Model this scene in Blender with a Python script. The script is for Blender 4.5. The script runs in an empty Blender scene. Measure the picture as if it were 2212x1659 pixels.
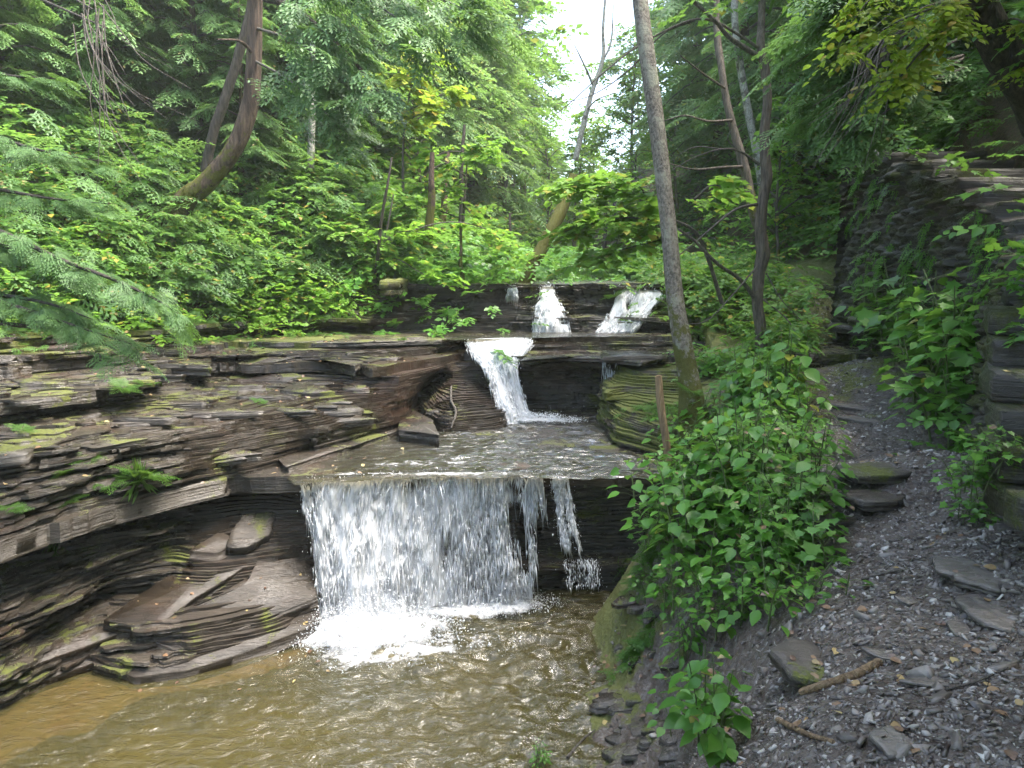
import bpy, math, random, time
import numpy as np
from mathutils import Vector, Matrix
T0 = time.time()
rng = np.random.default_rng(7)
random.seed(7)
S = bpy.context.scene
COL = S.collection
PI = math.pi
R = math.radians

# ------------------------------------------------------------------ camera
EYE = np.array([0.0, 0.0, 3.2])
PITCH = R(8.7)
FPX = 731.0            # focal length in pixels of a 1024 px wide picture
RS = 1024.0 / 2212.0   # my measuring scale
cam_d = bpy.data.cameras.new('camera')
cam_d.sensor_width = 36.0
cam_d.lens = 36.0 * FPX / 1024.0
cam_d.clip_start = 0.05
cam_d.clip_end = 500
cam = bpy.data.objects.new('camera', cam_d)
COL.objects.link(cam)
cam.location = EYE
cam.rotation_euler = (PI / 2 - PITCH, 0, 0)
S.camera = cam

def ray(u, v):
    """direction of a measured point of the photograph (2212 px wide measure)"""
    x = (u * RS - 512) / FPX
    y = (384 - v * RS) / FPX
    return np.array([x, math.cos(PITCH) + y * math.sin(PITCH), y * math.cos(PITCH) - math.sin(PITCH)])

def atz(u, v, z):
    d = ray(u, v); t = (z - EYE[2]) / d[2]
    return EYE + d * t

def aty(u, v, Y):
    d = ray(u, v)
    return EYE + d * (Y / d[1])

def pz(pts, z):
    return [tuple(atz(u, v, z)[:2]) for u, v in pts]

# ------------------------------------------------------------------ noise
_P = rng.permutation(512).astype(np.int64)
_V = rng.random(512) * 2 - 1
def vn(x, y, z=0.0, seed=0):
    x = np.asarray(x, float); y = np.asarray(y, float); z = np.asarray(z, float) + np.zeros_like(x)
    xi = np.floor(x).astype(np.int64); yi = np.floor(y).astype(np.int64); zi = np.floor(z).astype(np.int64)
    fx = x - xi; fy = y - yi; fz = z - zi
    fx = fx * fx * (3 - 2 * fx); fy = fy * fy * (3 - 2 * fy); fz = fz * fz * (3 - 2 * fz)
    def h(a, b, c):
        return _V[_P[(_P[(_P[(a + seed * 17) & 511] + b) & 511] + c) & 511]]
    def l(a, b, t): return a + (b - a) * t
    return l(l(l(h(xi, yi, zi), h(xi + 1, yi, zi), fx), l(h(xi, yi + 1, zi), h(xi + 1, yi + 1, zi), fx), fy),
             l(l(h(xi, yi, zi + 1), h(xi + 1, yi, zi + 1), fx), l(h(xi, yi + 1, zi + 1), h(xi + 1, yi + 1, zi + 1), fx), fy), fz)
def fbm(x, y, z=0.0, seed=0, o=4, g=0.5):
    s = 0; a = 1.0; f = 1.0; n = 0
    for i in range(o):
        s = s + a * vn(np.asarray(x) * f, np.asarray(y) * f, np.asarray(z) * f, seed + i); n += a
        a *= g; f *= 2.03
    return s / n
def sstep(a, b, x):
    t = np.clip((np.asarray(x, float) - a) / (b - a), 0, 1); return t * t * (3 - 2 * t)
def voro(x, y, z, seed=0):
    """F1, F2 and a random value per cell, for stones packed in a wall"""
    xi = np.floor(x); yi = np.floor(y); zi = np.floor(z)
    f1 = np.full(x.shape, 9.0); f2 = np.full(x.shape, 9.0); cid = np.zeros(x.shape)
    def hh(a, b, c, k): return _V[_P[(_P[(_P[(a + seed * 31 + k * 7) & 511] + b) & 511] + c) & 511]] * .5 + .5
    for i in (-1, 0, 1):
        for j in (-1, 0, 1):
            for k in (-1, 0, 1):
                a = (xi + i).astype(np.int64); b = (yi + j).astype(np.int64); c = (zi + k).astype(np.int64)
                d = (a + hh(a, b, c, 1) - x) ** 2 + (b + hh(a, b, c, 2) - y) ** 2 + (c + hh(a, b, c, 3) - z) ** 2
                nb = d < f1
                f2 = np.where(nb, f1, np.minimum(f2, d)); cid = np.where(nb, hh(a, b, c, 4), cid); f1 = np.where(nb, d, f1)
    return np.sqrt(f1), np.sqrt(f2), cid

# ------------------------------------------------------------------ object helpers
def tag(o, label=None, cat=None, group=None, kind=None):
    if label: o['label'] = label
    if cat: o['category'] = cat
    if group: o['group'] = group
    if kind: o['kind'] = kind
    return o

def mesh_np(name, V, counts, loops, mat, parent=None, smooth=False):
    me = bpy.data.meshes.new(name)
    V = np.asarray(V, np.float32); counts = np.asarray(counts, np.int32); loops = np.asarray(loops, np.int32)
    me.vertices.add(len(V)); me.vertices.foreach_set('co', V.ravel())
    me.loops.add(len(loops)); me.loops.foreach_set('vertex_index', loops)
    me.polygons.add(len(counts))
    st = np.zeros(len(counts), np.int32); st[1:] = np.cumsum(counts)[:-1]
    me.polygons.foreach_set('loop_start', st)
    if smooth: me.polygons.foreach_set('use_smooth', np.ones(len(counts), bool))
    me.update(calc_edges=True)
    if mat: me.materials.append(mat)
    o = bpy.data.objects.new(name, me); COL.objects.link(o)
    if parent: o.parent = parent
    return o

class MB:
    """collects numpy pieces and links them as ONE mesh object"""
    def __init__(s): s.V = []; s.C = []; s.L = []; s.n = 0
    def add(s, V, C, L):
        V = np.asarray(V, float).reshape(-1, 3)
        s.V.append(V); s.C.append(np.asarray(C)); s.L.append(np.asarray(L) + s.n); s.n += len(V)
    def quads(s, V, Q):
        Q = np.asarray(Q); s.add(V, np.full(len(Q), Q.shape[1]), Q.ravel())
    def scatter(s, tv, tf, M):
        """template verts (n,3), faces (same arity list), M (k,4,4)"""
        tv = np.asarray(tv, float); k = len(M)
        if k == 0: return
        hv = np.c_[tv, np.ones(len(tv))]
        V = np.einsum('kij,nj->kni', M[:, :3, :], hv).reshape(-1, 3)
        cnt = np.array([len(f) for f in tf]); lp = np.concatenate([np.asarray(f) for f in tf])
        L = (lp[None, :] + (np.arange(k) * len(tv))[:, None]).ravel()
        s.add(V, np.tile(cnt, k), L)
    def tube(s, pts, rad, seg=8, rough=0.0, cap=True, seed=0, flute=0.0):
        pts = np.asarray(pts, float); n = len(pts)
        rad = np.asarray(rad, float) * np.ones(n)
        tan = np.gradient(pts, axis=0); tan /= np.linalg.norm(tan, axis=1)[:, None] + 1e-9
        ref = np.array([0, 0, 1.0]) if abs(tan[0][2]) < 0.9 else np.array([1.0, 0, 0])
        a = np.zeros((n, 3)); x = np.cross(tan[0], ref); x /= np.linalg.norm(x); a[0] = x
        for i in range(1, n):
            x = a[i - 1] - tan[i] * np.dot(a[i - 1], tan[i]); a[i] = x / (np.linalg.norm(x) + 1e-9)
        b = np.cross(tan, a)
        th = np.linspace(0, 2 * PI, seg, endpoint=False)
        r = rad[:, None] * np.ones(seg)[None, :]
        if rough:
            L = np.cumsum(np.r_[0, np.linalg.norm(np.diff(pts, axis=0), axis=1)])
            k = 1.5 / max(rad.max(), 1e-3)
            r = r * (1 + rough * fbm(np.cos(th)[None, :] * 1.6 + L[:, None] * 0 + 5, np.sin(th)[None, :] * 1.6 + 3, L[:, None] * k * .35, seed, 3)
                     + flute * vn(np.cos(th)[None, :] * 4, np.sin(th)[None, :] * 4, L[:, None] * k * .12, seed + 5))
        P = pts[:, None, :] + r[..., None] * (np.cos(th)[None, :, None] * a[:, None, :] + np.sin(th)[None, :, None] * b[:, None, :])
        V = P.reshape(-1, 3)
        i = np.arange(n - 1)[:, None] * seg; j = np.arange(seg)[None, :]; j2 = (j + 1) % seg
        Q = np.stack([i + j, i + j2, i + seg + j2, i + seg + j], -1).reshape(-1, 4)
        s.quads(V, Q)
        if cap:
            s.add(np.vstack([P[-1], pts[-1] + tan[-1] * rad[-1] * .3]), np.full(seg, 3), np.stack([np.arange(seg), (np.arange(seg) + 1) % seg, np.full(seg, seg)], -1).ravel())
    def build(s, name, mat, parent=None, smooth=False):
        return mesh_np(name, np.vstack(s.V), np.concatenate(s.C), np.concatenate(s.L), mat, parent, smooth)

def empty(name, loc=(0, 0, 0), **k):
    o = bpy.data.objects.new(name, None); COL.objects.link(o); o.location = loc; o.empty_display_size = .1
    return tag(o, **k)

def copy_tree(o, parent=None, **k):
    c = o.copy(); COL.objects.link(c)
    if parent: c.parent = parent
    for ch in o.children: copy_tree(ch, c)
    return tag(c, **k)

def grid(name, X, Y, Z, mat, smooth=True, parent=None):
    ny, nx = X.shape
    V = np.stack([X, Y, Z], -1).reshape(-1, 3)
    i = np.arange(ny - 1)[:, None] * nx; j = np.arange(nx - 1)[None, :]
    Q = np.stack([i + j, i + j + 1, i + nx + j + 1, i + nx + j], -1).reshape(-1, 4)
    return mesh_np(name, V, np.full(len(Q), 4), Q.ravel(), mat, parent, smooth)

def mats_from(pos, zax, yax, sc):
    """k transforms: columns x,y,z with z = normal-ish, y = direction; sc (k,) or (k,3)"""
    y = yax / (np.linalg.norm(yax, axis=1)[:, None] + 1e-9)
    x = np.cross(y, zax); x /= np.linalg.norm(x, axis=1)[:, None] + 1e-9
    z = np.cross(x, y)
    sc = np.asarray(sc, float)
    if sc.ndim == 1: sc = np.repeat(sc[:, None], 3, 1)
    M = np.zeros((len(pos), 4, 4)); M[:, :3, 0] = x * sc[:, :1]; M[:, :3, 1] = y * sc[:, 1:2]; M[:, :3, 2] = z * sc[:, 2:]
    M[:, :3, 3] = pos; M[:, 3, 3] = 1
    return M

def smooth_path(pts, n):
    """Catmull-Rom through pts (k,d)"""
    p = np.asarray(pts, float); p = np.vstack([2 * p[0] - p[1], p, 2 * p[-1] - p[-2]])
    out = []; m = len(p) - 3
    for t in np.linspace(0, m - 1e-6, n):
        i = int(t); f = t - i; a, b, c, d = p[i:i + 4]
        out.append(.5 * ((2 * b) + (c - a) * f + (2 * a - 5 * b + 4 * c - d) * f * f + (3 * b - a - 3 * c + d) * f ** 3))
    return np.array(out)

# ------------------------------------------------------------------ material helpers
class NT:
    def __init__(s, name):
        s.m = bpy.data.materials.new(name); s.m.use_nodes = True; s.t = s.m.node_tree; s.t.nodes.clear()
        s.out = s.n('ShaderNodeOutputMaterial')
    def n(s, ty, ins=None, **props):
        nd = s.t.nodes.new(ty)
        for k, v in props.items(): setattr(nd, k, v)
        for k, v in (ins or {}).items(): s.set(nd, k, v)
        return nd
    def set(s, nd, k, v):
        sock = nd.inputs[k]
        if isinstance(v, bpy.types.Node): v = v.outputs[0]
        if isinstance(v, bpy.types.NodeSocket): s.t.links.new(v, sock)
        else: sock.default_value = v
    def coord(s, scale=(1, 1, 1), rot=(0, 0, 0), kind='Object'):
        tc = s.n('ShaderNodeTexCoord')
        return s.n('ShaderNodeMapping', {'Vector': tc.outputs[kind], 'Scale': scale, 'Rotation': rot})
    def noise(s, vec, scale, detail=4, rough=.55, dist=0.0):
        return s.n('ShaderNodeTexNoise', {'Vector': vec, 'Scale': scale, 'Detail': detail, 'Roughness': rough, 'Distortion': dist})
    def ramp(s, fac, stops, interp='LINEAR'):
        r = s.n('ShaderNodeValToRGB', {'Fac': fac}); r.color_ramp.interpolation = interp
        e = r.color_ramp.elements
        while len(e) < len(stops): e.new(0.5)
        for x, (p, c) in zip(e, stops):
            x.position = p; x.color = (c if len(c) == 4 else (*c, 1)) if hasattr(c, '__len__') else (c, c, c, 1)
        return r
    def mix(s, fac, a, b, blend='MIX'):
        m = s.n('ShaderNodeMix', data_type='RGBA', blend_type=blend)
        s.set(m, 0, fac); s.set(m, 6, a if not isinstance(a, tuple) or len(a) == 4 else (*a, 1)); s.set(m, 7, b if not isinstance(b, tuple) or len(b) == 4 else (*b, 1))
        return m.outputs[2]
    def math(s, op, a, b=0.0, c=0.0, clamp=False):
        m = s.n('ShaderNodeMath', operation=op, use_clamp=clamp); s.set(m, 0, a); s.set(m, 1, b)
        if op in ('MULTIPLY_ADD',): s.set(m, 2, c)
        return m.outputs[0]
    def mrange(s, v, a, b, c=0.0, d=1.0):
        return s.n('ShaderNodeMapRange', {'Value': v, 'From Min': a, 'From Max': b, 'To Min': c, 'To Max': d}).outputs[0]
    def bump(s, h, strength=.5, dist=.02, normal=None):
        b = s.n('ShaderNodeBump', {'Height': h, 'Strength': strength, 'Distance': dist})
        if normal: s.set(b, 'Normal', normal)
        return b.outputs[0]
    def pbsdf(s, color, rough=.5, normal=None, spec=.5, **k):
        c = color if not isinstance(color, tuple) or len(color) == 4 else (*color, 1)
        b = s.n('ShaderNodeBsdfPrincipled', {'Base Color': c, 'Roughness': rough, 'Specular IOR Level': spec, **k})
        if normal: s.set(b, 'Normal', normal)
        return b
    def end(s, sh):
        s.t.links.new(sh.outputs[0] if isinstance(sh, bpy.types.Node) else sh, s.out.inputs['Surface']); return s.m
# ------------------------------------------------------------------ materials
def rock_material(name, moss=.5, wet=.6, tint=(1, 1, 1), mossdark=1.0, bs=.75, spec=.55):
    k = NT(name)
    g = k.n('ShaderNodeNewGeometry'); pos = g.outputs['Position']
    strat = k.noise(k.n('ShaderNodeMapping', {'Vector': pos, 'Scale': (1.2, 1.2, 42)}), 1.0, 5, .62, .25)
    strat2 = k.noise(k.n('ShaderNodeMapping', {'Vector': pos, 'Scale': (4, 4, 150)}), 1.0, 3, .6)
    big = k.noise(pos, 1.3, 5, .6)
    fine = k.noise(pos, 34, 5, .7)
    streak = k.noise(k.n('ShaderNodeMapping', {'Vector': pos, 'Scale': (5, 26, 26), 'Rotation': (0, 0, .25)}), 1.0, 5, .65)
    nz = k.n('ShaderNodeSeparateXYZ', {'Vector': g.outputs['Normal']}).outputs[2]
    t = lambda c: tuple(a * b for a, b in zip(c, tint))
    base = k.ramp(k.math('ADD', k.math('MULTIPLY', strat.outputs[0], .6), k.math('MULTIPLY', big.outputs[0], .4)),
                  [(.3, t((.018, .016, .013))), (.45, t((.040, .033, .025))), (.55, t((.064, .053, .040))), (.75, t((.10, .084, .063)))])
    red = k.mix(k.mrange(k.noise(pos, .9, 4, .6).outputs[0], .52, .66, 0, .42), base.outputs[0], t((.10, .045, .027)))
    pale = k.mix(k.math('MULTIPLY', k.mrange(streak.outputs[0], .5, .72), .55), red, t((.125, .108, .088)))
    spk = k.mix(k.mrange(fine.outputs[0], .35, .7, .0, .5), pale, t((.05, .043, .036)), 'MIX')
    # moss grows in patches, mostly on the tops and where the big noise is high
    mn = k.noise(pos, 2.1, 6, .72, .6)
    mfine = k.noise(pos, 60, 3, .7)
    mm = k.math('ADD', mn.outputs[0], k.math('MULTIPLY', nz, .06))
    mm = k.math('ADD', mm, k.math('MULTIPLY', mfine.outputs[0], .10))
    mm = k.mrange(mm, .74 - .28 * moss, .80 - .24 * moss)
    mcol = k.ramp(mfine.outputs[0], [(.3, tuple(c * mossdark for c in (.035, .045, .006))), (.6, tuple(c * mossdark for c in (.11, .125, .016))), (.8, tuple(c * mossdark for c in (.17, .175, .03)))])
    col = k.mix(k.math('MULTIPLY', mm, .92), spk, mcol.outputs[0])
    wn = k.noise(pos, 1.7, 4, .6)
    wetm = k.mrange(wn.outputs[0], .55 - .35 * wet, .70 - .25 * wet, .50, .11)
    rough = k.math('MAXIMUM', wetm, k.math('MULTIPLY', mm, .9))
    h = k.math('ADD', k.math('MULTIPLY', strat.outputs[0], 1.0), k.math('MULTIPLY', strat2.outputs[0], .35))
    h = k.math('ADD', h, k.math('MULTIPLY', streak.outputs[0], .8))
    nrm = k.bump(h, bs, .03)
    nrm = k.bump(k.math('ADD', fine.outputs[0], k.math('MULTIPLY', mfine.outputs[0], k.math('MULTIPLY', mm, 1.5))), .45, .012, nrm)
    return k.end(k.pbsdf(col, rough, nrm, spec))

M = {}
M['rock_slick'] = rock_material('slick_wet_shale', .22, .35, (.62, .57, .52), 1.0, .5, .45)
M['rock'] = rock_material('wet_layered_shale', .42, .75)
M['rock_moss'] = rock_material('mossy_shale', .95, .45)
M['wallrock'] = rock_material('mossy_wall_stone', .62, .05, (.7, .72, .72), .55)
M['slab'] = rock_material('grey_slab', .1, .5, (2.4, 2.5, 2.8))
M['slabdark'] = rock_material('dark_slab', .3, .3, (1.2, 1.2, 1.25))

def leaf_material(name, c1, c2, trans=.45, rough=.42, spec=.35, odd=None, oddp=.06):
    k = NT(name)
    g = k.n('ShaderNodeNewGeometry'); rnd = g.outputs['Random Per Island']
    big = k.noise(g.outputs['Position'], .9, 3, .6)
    f = k.math('ADD', k.math('MULTIPLY', rnd, .6), k.math('MULTIPLY', k.mrange(big.outputs[0], .3, .7), .4))
    col = k.mix(f, c1, c2)
    if odd:
        sel = k.math('LESS_THAN', k.math('FRACT', k.math('MULTIPLY', rnd, 37.7)), oddp)
        col = k.mix(sel, col, odd)
    p = k.pbsdf(col, rough, None, spec)
    tcol = k.mix(.5, col, (.24, .42, .06, 1))
    tr = k.n('ShaderNodeBsdfTranslucent', {'Color': tcol})
    mx = k.n('ShaderNodeMixShader', {0: trans, 1: p, 2: tr})
    return k.end(mx)
M['leaf_fg'] = leaf_material('broad_leaf_green', (.045, .15, .020), (.12, .30, .035), .42, .38, .45, (.30, .30, .04), .03)
M['leaf_bush'] = leaf_material('bush_leaf_green', (.05, .16, .022), (.14, .33, .04), .42, .4, .4)
M['leaf_under'] = leaf_material('undergrowth_leaf', (.045, .13, .025), (.16, .31, .05), .5, .5, .3, (.36, .28, .05), .05)
M['leaf_bright'] = leaf_material('bright_leaf', (.10, .24, .02), (.24, .42, .05), .55, .5, .3, (.40, .36, .06), .07)
M['leaf_yellow'] = leaf_material('yellow_green_leaf', (.16, .26, .012), (.36, .40, .03), .55, .5, .3, (.40, .28, .03), .1)
M['needle'] = leaf_material('hemlock_needles', (.08, .17, .055), (.20, .34, .12), .48, .5, .4, (.20, .17, .06), .02)
M['needle_pale'] = leaf_material('pale_hemlock_needles', (.06, .13, .042), (.14, .26, .085), .35, .5, .4)
M['needle_far_hazed'] = leaf_material('far_needles_hazed', (.15, .27, .10), (.29, .43, .16), .5, .5, .3, (.34, .34, .08), .06)  # paler than the nearer needles: valley light and haze put into the colour
M['fern'] = leaf_material('fern_green', (.04, .11, .015), (.09, .19, .03), .35, .5, .3)
M['herb_pale'] = leaf_material('pale_flower_sprays', (.16, .24, .10), (.30, .38, .20), .3, .6, .2)

def bark_material(name, c1, c2, moss=0.0, sc=1.0, pale=None):
    k = NT(name)
    v = k.coord((1, 1, .12 if not pale else .6))
    a = k.noise(v, 38 * sc, 5, .7, .3); b = k.noise(k.coord(), 5, 4, .6)
    col = k.mix(k.mrange(a.outputs[0], .35, .65), c1, c2)
    if pale: col = k.mix(k.mrange(b.outputs[0], .52, .62), col, pale)
    if moss:
        g = k.n('ShaderNodeNewGeometry')
        mn = k.noise(g.outputs['Position'], 7, 5, .7)
        z = k.n('ShaderNodeSeparateXYZ', {'Vector': k.n('ShaderNodeTexCoord').outputs['Object']}).outputs[2]
        mm = k.mrange(k.math('SUBTRACT', mn.outputs[0], k.math('MULTIPLY', z, .17)), .50 - .3 * moss, .56 - .3 * moss)
        col = k.mix(k.math('MULTIPLY', mm, .9), col, k.mix(k.noise(g.outputs['Position'], 90, 2).outputs[0], (.03, .035, .006), (.15, .15, .02)))
    n = k.bump(a.outputs[0], 1.0, .035 / sc)
    return k.end(k.pbsdf(col, .8, n, .25))
M['bark_grey'] = bark_material('grey_bark', (.07, .062, .05), (.27, .245, .20), .75, 1.1, (.26, .26, .20))
M['bark_brown'] = bark_material('brown_bark', (.06, .05, .04), (.20, .165, .13), .25)
M['bark_red'] = bark_material('reddish_hemlock_bark', (.035, .024, .019), (.15, .105, .075), .5, .6)
M['bark_dark'] = bark_material('dark_bark', (.025, .022, .018), (.09, .075, .06))
M['bark_pale'] = bark_material('pale_birch_bark', (.20, .19, .16), (.50, .48, .42), 0, 1, (.12, .11, .09))
M['bark_moss'] = bark_material('mossy_trunk_bark', (.06, .05, .035), (.17, .14, .10), 2.2)
M['twig'] = bark_material('twig_bark', (.06, .052, .045), (.17, .15, .125))
M['stem'] = NT('green_stem'); M['stem'] = M['stem'].end(M['stem'].pbsdf((.07, .10, .03), .6))
M['wood'] = bark_material('broken_wood', (.13, .085, .05), (.34, .24, .14), 0, .8)

def soil_material(name, kind):
    k = NT(name)
    g = k.n('ShaderNodeNewGeometry'); pos = g.outputs['Position']
    a = k.noise(pos, 3, 6, .7); b = k.noise(pos, 45, 4, .7); c = k.n('ShaderNodeTexVoronoi', {'Vector': pos, 'Scale': 28.0})
    if kind == 'path':
        col = k.ramp(a.outputs[0], [(.3, (.06, .040, .028)), (.5, (.105, .080, .062)), (.75, (.165, .138, .112))]).outputs[0]
        cell = k.ramp(c.outputs['Color'], [(.2, (.045, .034, .028)), (.55, (.11, .10, .092)), (.85, (.22, .21, .20))]).outputs[0]
        col = k.mix(k.mrange(b.outputs[0], .4, .6, 0, .8), col, cell)
        # moss towards the stream side
        mn = k.noise(pos, 2.3, 5, .7)
        z = k.n('ShaderNodeSeparateXYZ', {'Vector': pos}).outputs[2]
        mm = k.mrange(k.math('SUBTRACT', mn.outputs[0], k.math('MULTIPLY', k.math('SUBTRACT', z, k.math('MULTIPLY', k.math('SUBTRACT', k.n('ShaderNodeSeparateXYZ', {'Vector': pos}).outputs[1], 4.9), .55)), .16)), .45, .51)
        col = k.mix(k.math('MULTIPLY', mm, .85), col, k.mix(b.outputs[0], (.05, .065, .01), (.19, .20, .04)))
        rough = k.mrange(a.outputs[0], .4, .6, .35, .8)
    else:
        col = k.ramp(a.outputs[0], [(.3, (.035, .028, .018)), (.5, (.09, .06, .035)), (.62, (.055, .07, .02)), (.8, (.15, .10, .06))]).outputs[0]
        cell = k.ramp(c.outputs['Color'], [(.2, (.05, .035, .02)), (.6, (.15, .095, .05)), (.9, (.05, .08, .02))]).outputs[0]
        col = k.mix(k.mrange(b.outputs[0], .45, .6, 0, .7), col, cell); rough = .85
    h = k.math('ADD', k.math('MULTIPLY', c.outputs['Distance'], -.6), b.outputs[0])
    return k.end(k.pbsdf(col, rough, k.bump(h, .9, .03), .4))
M['path'] = soil_material('gravel_path', 'path')
M['soil'] = soil_material('leaf_littered_soil', 'soil')

def stone_material(name, stops):
    k = NT(name); g = k.n('ShaderNodeNewGeometry')
    c = k.ramp(g.outputs['Random Per Island'], stops).outputs[0]
    n = k.noise(g.outputs['Position'], 30, 4, .7)
    c = k.mix(k.mrange(n.outputs[0], .3, .7, 0, .5), c, (.07, .065, .065, 1))
    return k.end(k.pbsdf(c, k.mrange(g.outputs['Random Per Island'], 0, 1, .3, .7), k.bump(n.outputs[0], .4, .01), .5))
M['gravel'] = stone_material('shale_chips', [(0, (.055, .042, .033)), (.4, (.155, .132, .112)), (.8, (.31, .28, .25)), (1, (.58, .55, .51))])
M['litter'] = stone_material('dead_leaf', [(0, (.10, .05, .03)), (.5, (.22, .12, .05)), (.8, (.34, .24, .09)), (1, (.42, .34, .13))])

def water_material(name, c, tr=.45, scale=1.0, strength=.5, ior=1.5):
    k = NT(name); g = k.n('ShaderNodeNewGeometry'); pos = g.outputs['Position']
    a = k.noise(k.n('ShaderNodeMapping', {'Vector': pos, 'Scale': (1, 1.9, 1), 'Rotation': (0, 0, .3)}), 9 * scale, 4, .6, .8)
    n = k.bump(a.outputs[0], strength, .05)
    murk = k.n('ShaderNodeBsdfDiffuse', {'Color': (*c, 1)})
    clear = k.n('ShaderNodeBsdfTransparent', {'Color': (.66, .60, .42, 1)})
    body = k.n('ShaderNodeMixShader', {0: tr, 1: murk, 2: clear})
    gl = k.n('ShaderNodeBsdfGlossy', {'Color': (1, 1, 1, 1), 'Roughness': .05, 'Normal': n})
    fr = k.n('ShaderNodeFresnel', {'IOR': ior, 'Normal': n})
    return k.end(k.n('ShaderNodeMixShader', {0: fr, 1: body, 2: gl}))
M['water'] = water_material('murky_stream_water', (.105, .092, .034), .60, .6, 1.0)
M['water2'] = water_material('clear_shallow_water', (.055, .050, .034), .45, .55, .9, 1.8)

def white_material():
    k = NT('white_water'); g = k.n('ShaderNodeNewGeometry')
    p = k.pbsdf((.97, .98, .99), .5, None, .3)
    t = k.n('ShaderNodeBsdfTranslucent', {'Color': (.9, .93, .96, 1)})
    return k.end(k.n('ShaderNodeMixShader', {0: .5, 1: p, 2: t}))
M['white'] = white_material()
def foam_material(name, lo, hi, sc):
    """white water with ragged holes; the 'dens' attribute says how thick it is"""
    k = NT(name)
    at = k.n('ShaderNodeAttribute', attribute_name='dens')
    uvw = k.n('ShaderNodeAttribute', attribute_name='flow')
    v = k.n('ShaderNodeMapping', {'Vector': uvw.outputs['Vector'], 'Scale': sc})
    a = k.noise(v, 1.0, 6, .68, .7)
    m = k.mrange(k.math('ADD', a.outputs[0], k.math('SUBTRACT', at.outputs['Fac'], .5)), lo, hi)
    p = k.pbsdf((.97, .98, .99), .4, k.bump(a.outputs[0], .7, .04), .4)
    t = k.n('ShaderNodeBsdfTranslucent', {'Color': (.9, .93, .96, 1)})
    w = k.n('ShaderNodeMixShader', {0: .45, 1: p, 2: t})
    return k.end(k.n('ShaderNodeMixShader', {0: m, 1: k.n('ShaderNodeBsdfTransparent'), 2: w}))
M['fall'] = foam_material('falling_water', .36, .68, (38, 4.5, 1))
M['foam'] = foam_material('foam', .38, .66, (8, 8, 1))
# ------------------------------------------------------------------ layered shale, cut as outlines at chosen heights
def sdf_poly(poly, X, Y):
    p = np.asarray(poly, float); n = len(p)
    d = np.full(X.shape, 1e9); ins = np.zeros(X.shape, bool)
    for i in range(n):
        ax, ay = p[i]; bx, by = p[(i + 1) % n]
        ex, ey = bx - ax, by - ay; wx, wy = X - ax, Y - ay
        t = np.clip((wx * ex + wy * ey) / (ex * ex + ey * ey + 1e-12), 0, 1)
        d = np.minimum(d, (wx - ex * t) ** 2 + (wy - ey * t) ** 2)
        c = ((ay > Y) != (by > Y)) & (X < (bx - ax) * (Y - ay) / (by - ay + 1e-12) + ax)
        ins ^= c
    return np.where(ins, 1, -1) * np.sqrt(d)

CASES = {}
def _cases():
    for c in range(16):
        ins = [(c >> i) & 1 for i in range(4)]
        polys = []; segs = []
        if c in (5, 10):
            for k0 in range(4):
                if ins[k0]:
                    polys.append([k0, 4 + k0, 4 + (k0 + 3) % 4]); segs.append((4 + k0, 4 + (k0 + 3) % 4))
        elif c:
            poly = []
            for i in range(4):
                if ins[i]: poly.append(i)
                if ins[i] != ins[(i + 1) % 4]: poly.append(4 + i)
            polys.append(poly)
            if c != 15:
                e = [q for q in range(len(poly)) if poly[q] >= 4]
                for a in range(len(poly)):
                    b = (a + 1) % len(poly)
                    if poly[a] >= 4 and poly[b] >= 4: segs.append((poly[a], poly[b]))
        CASES[c] = (polys, segs)
_cases()

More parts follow.
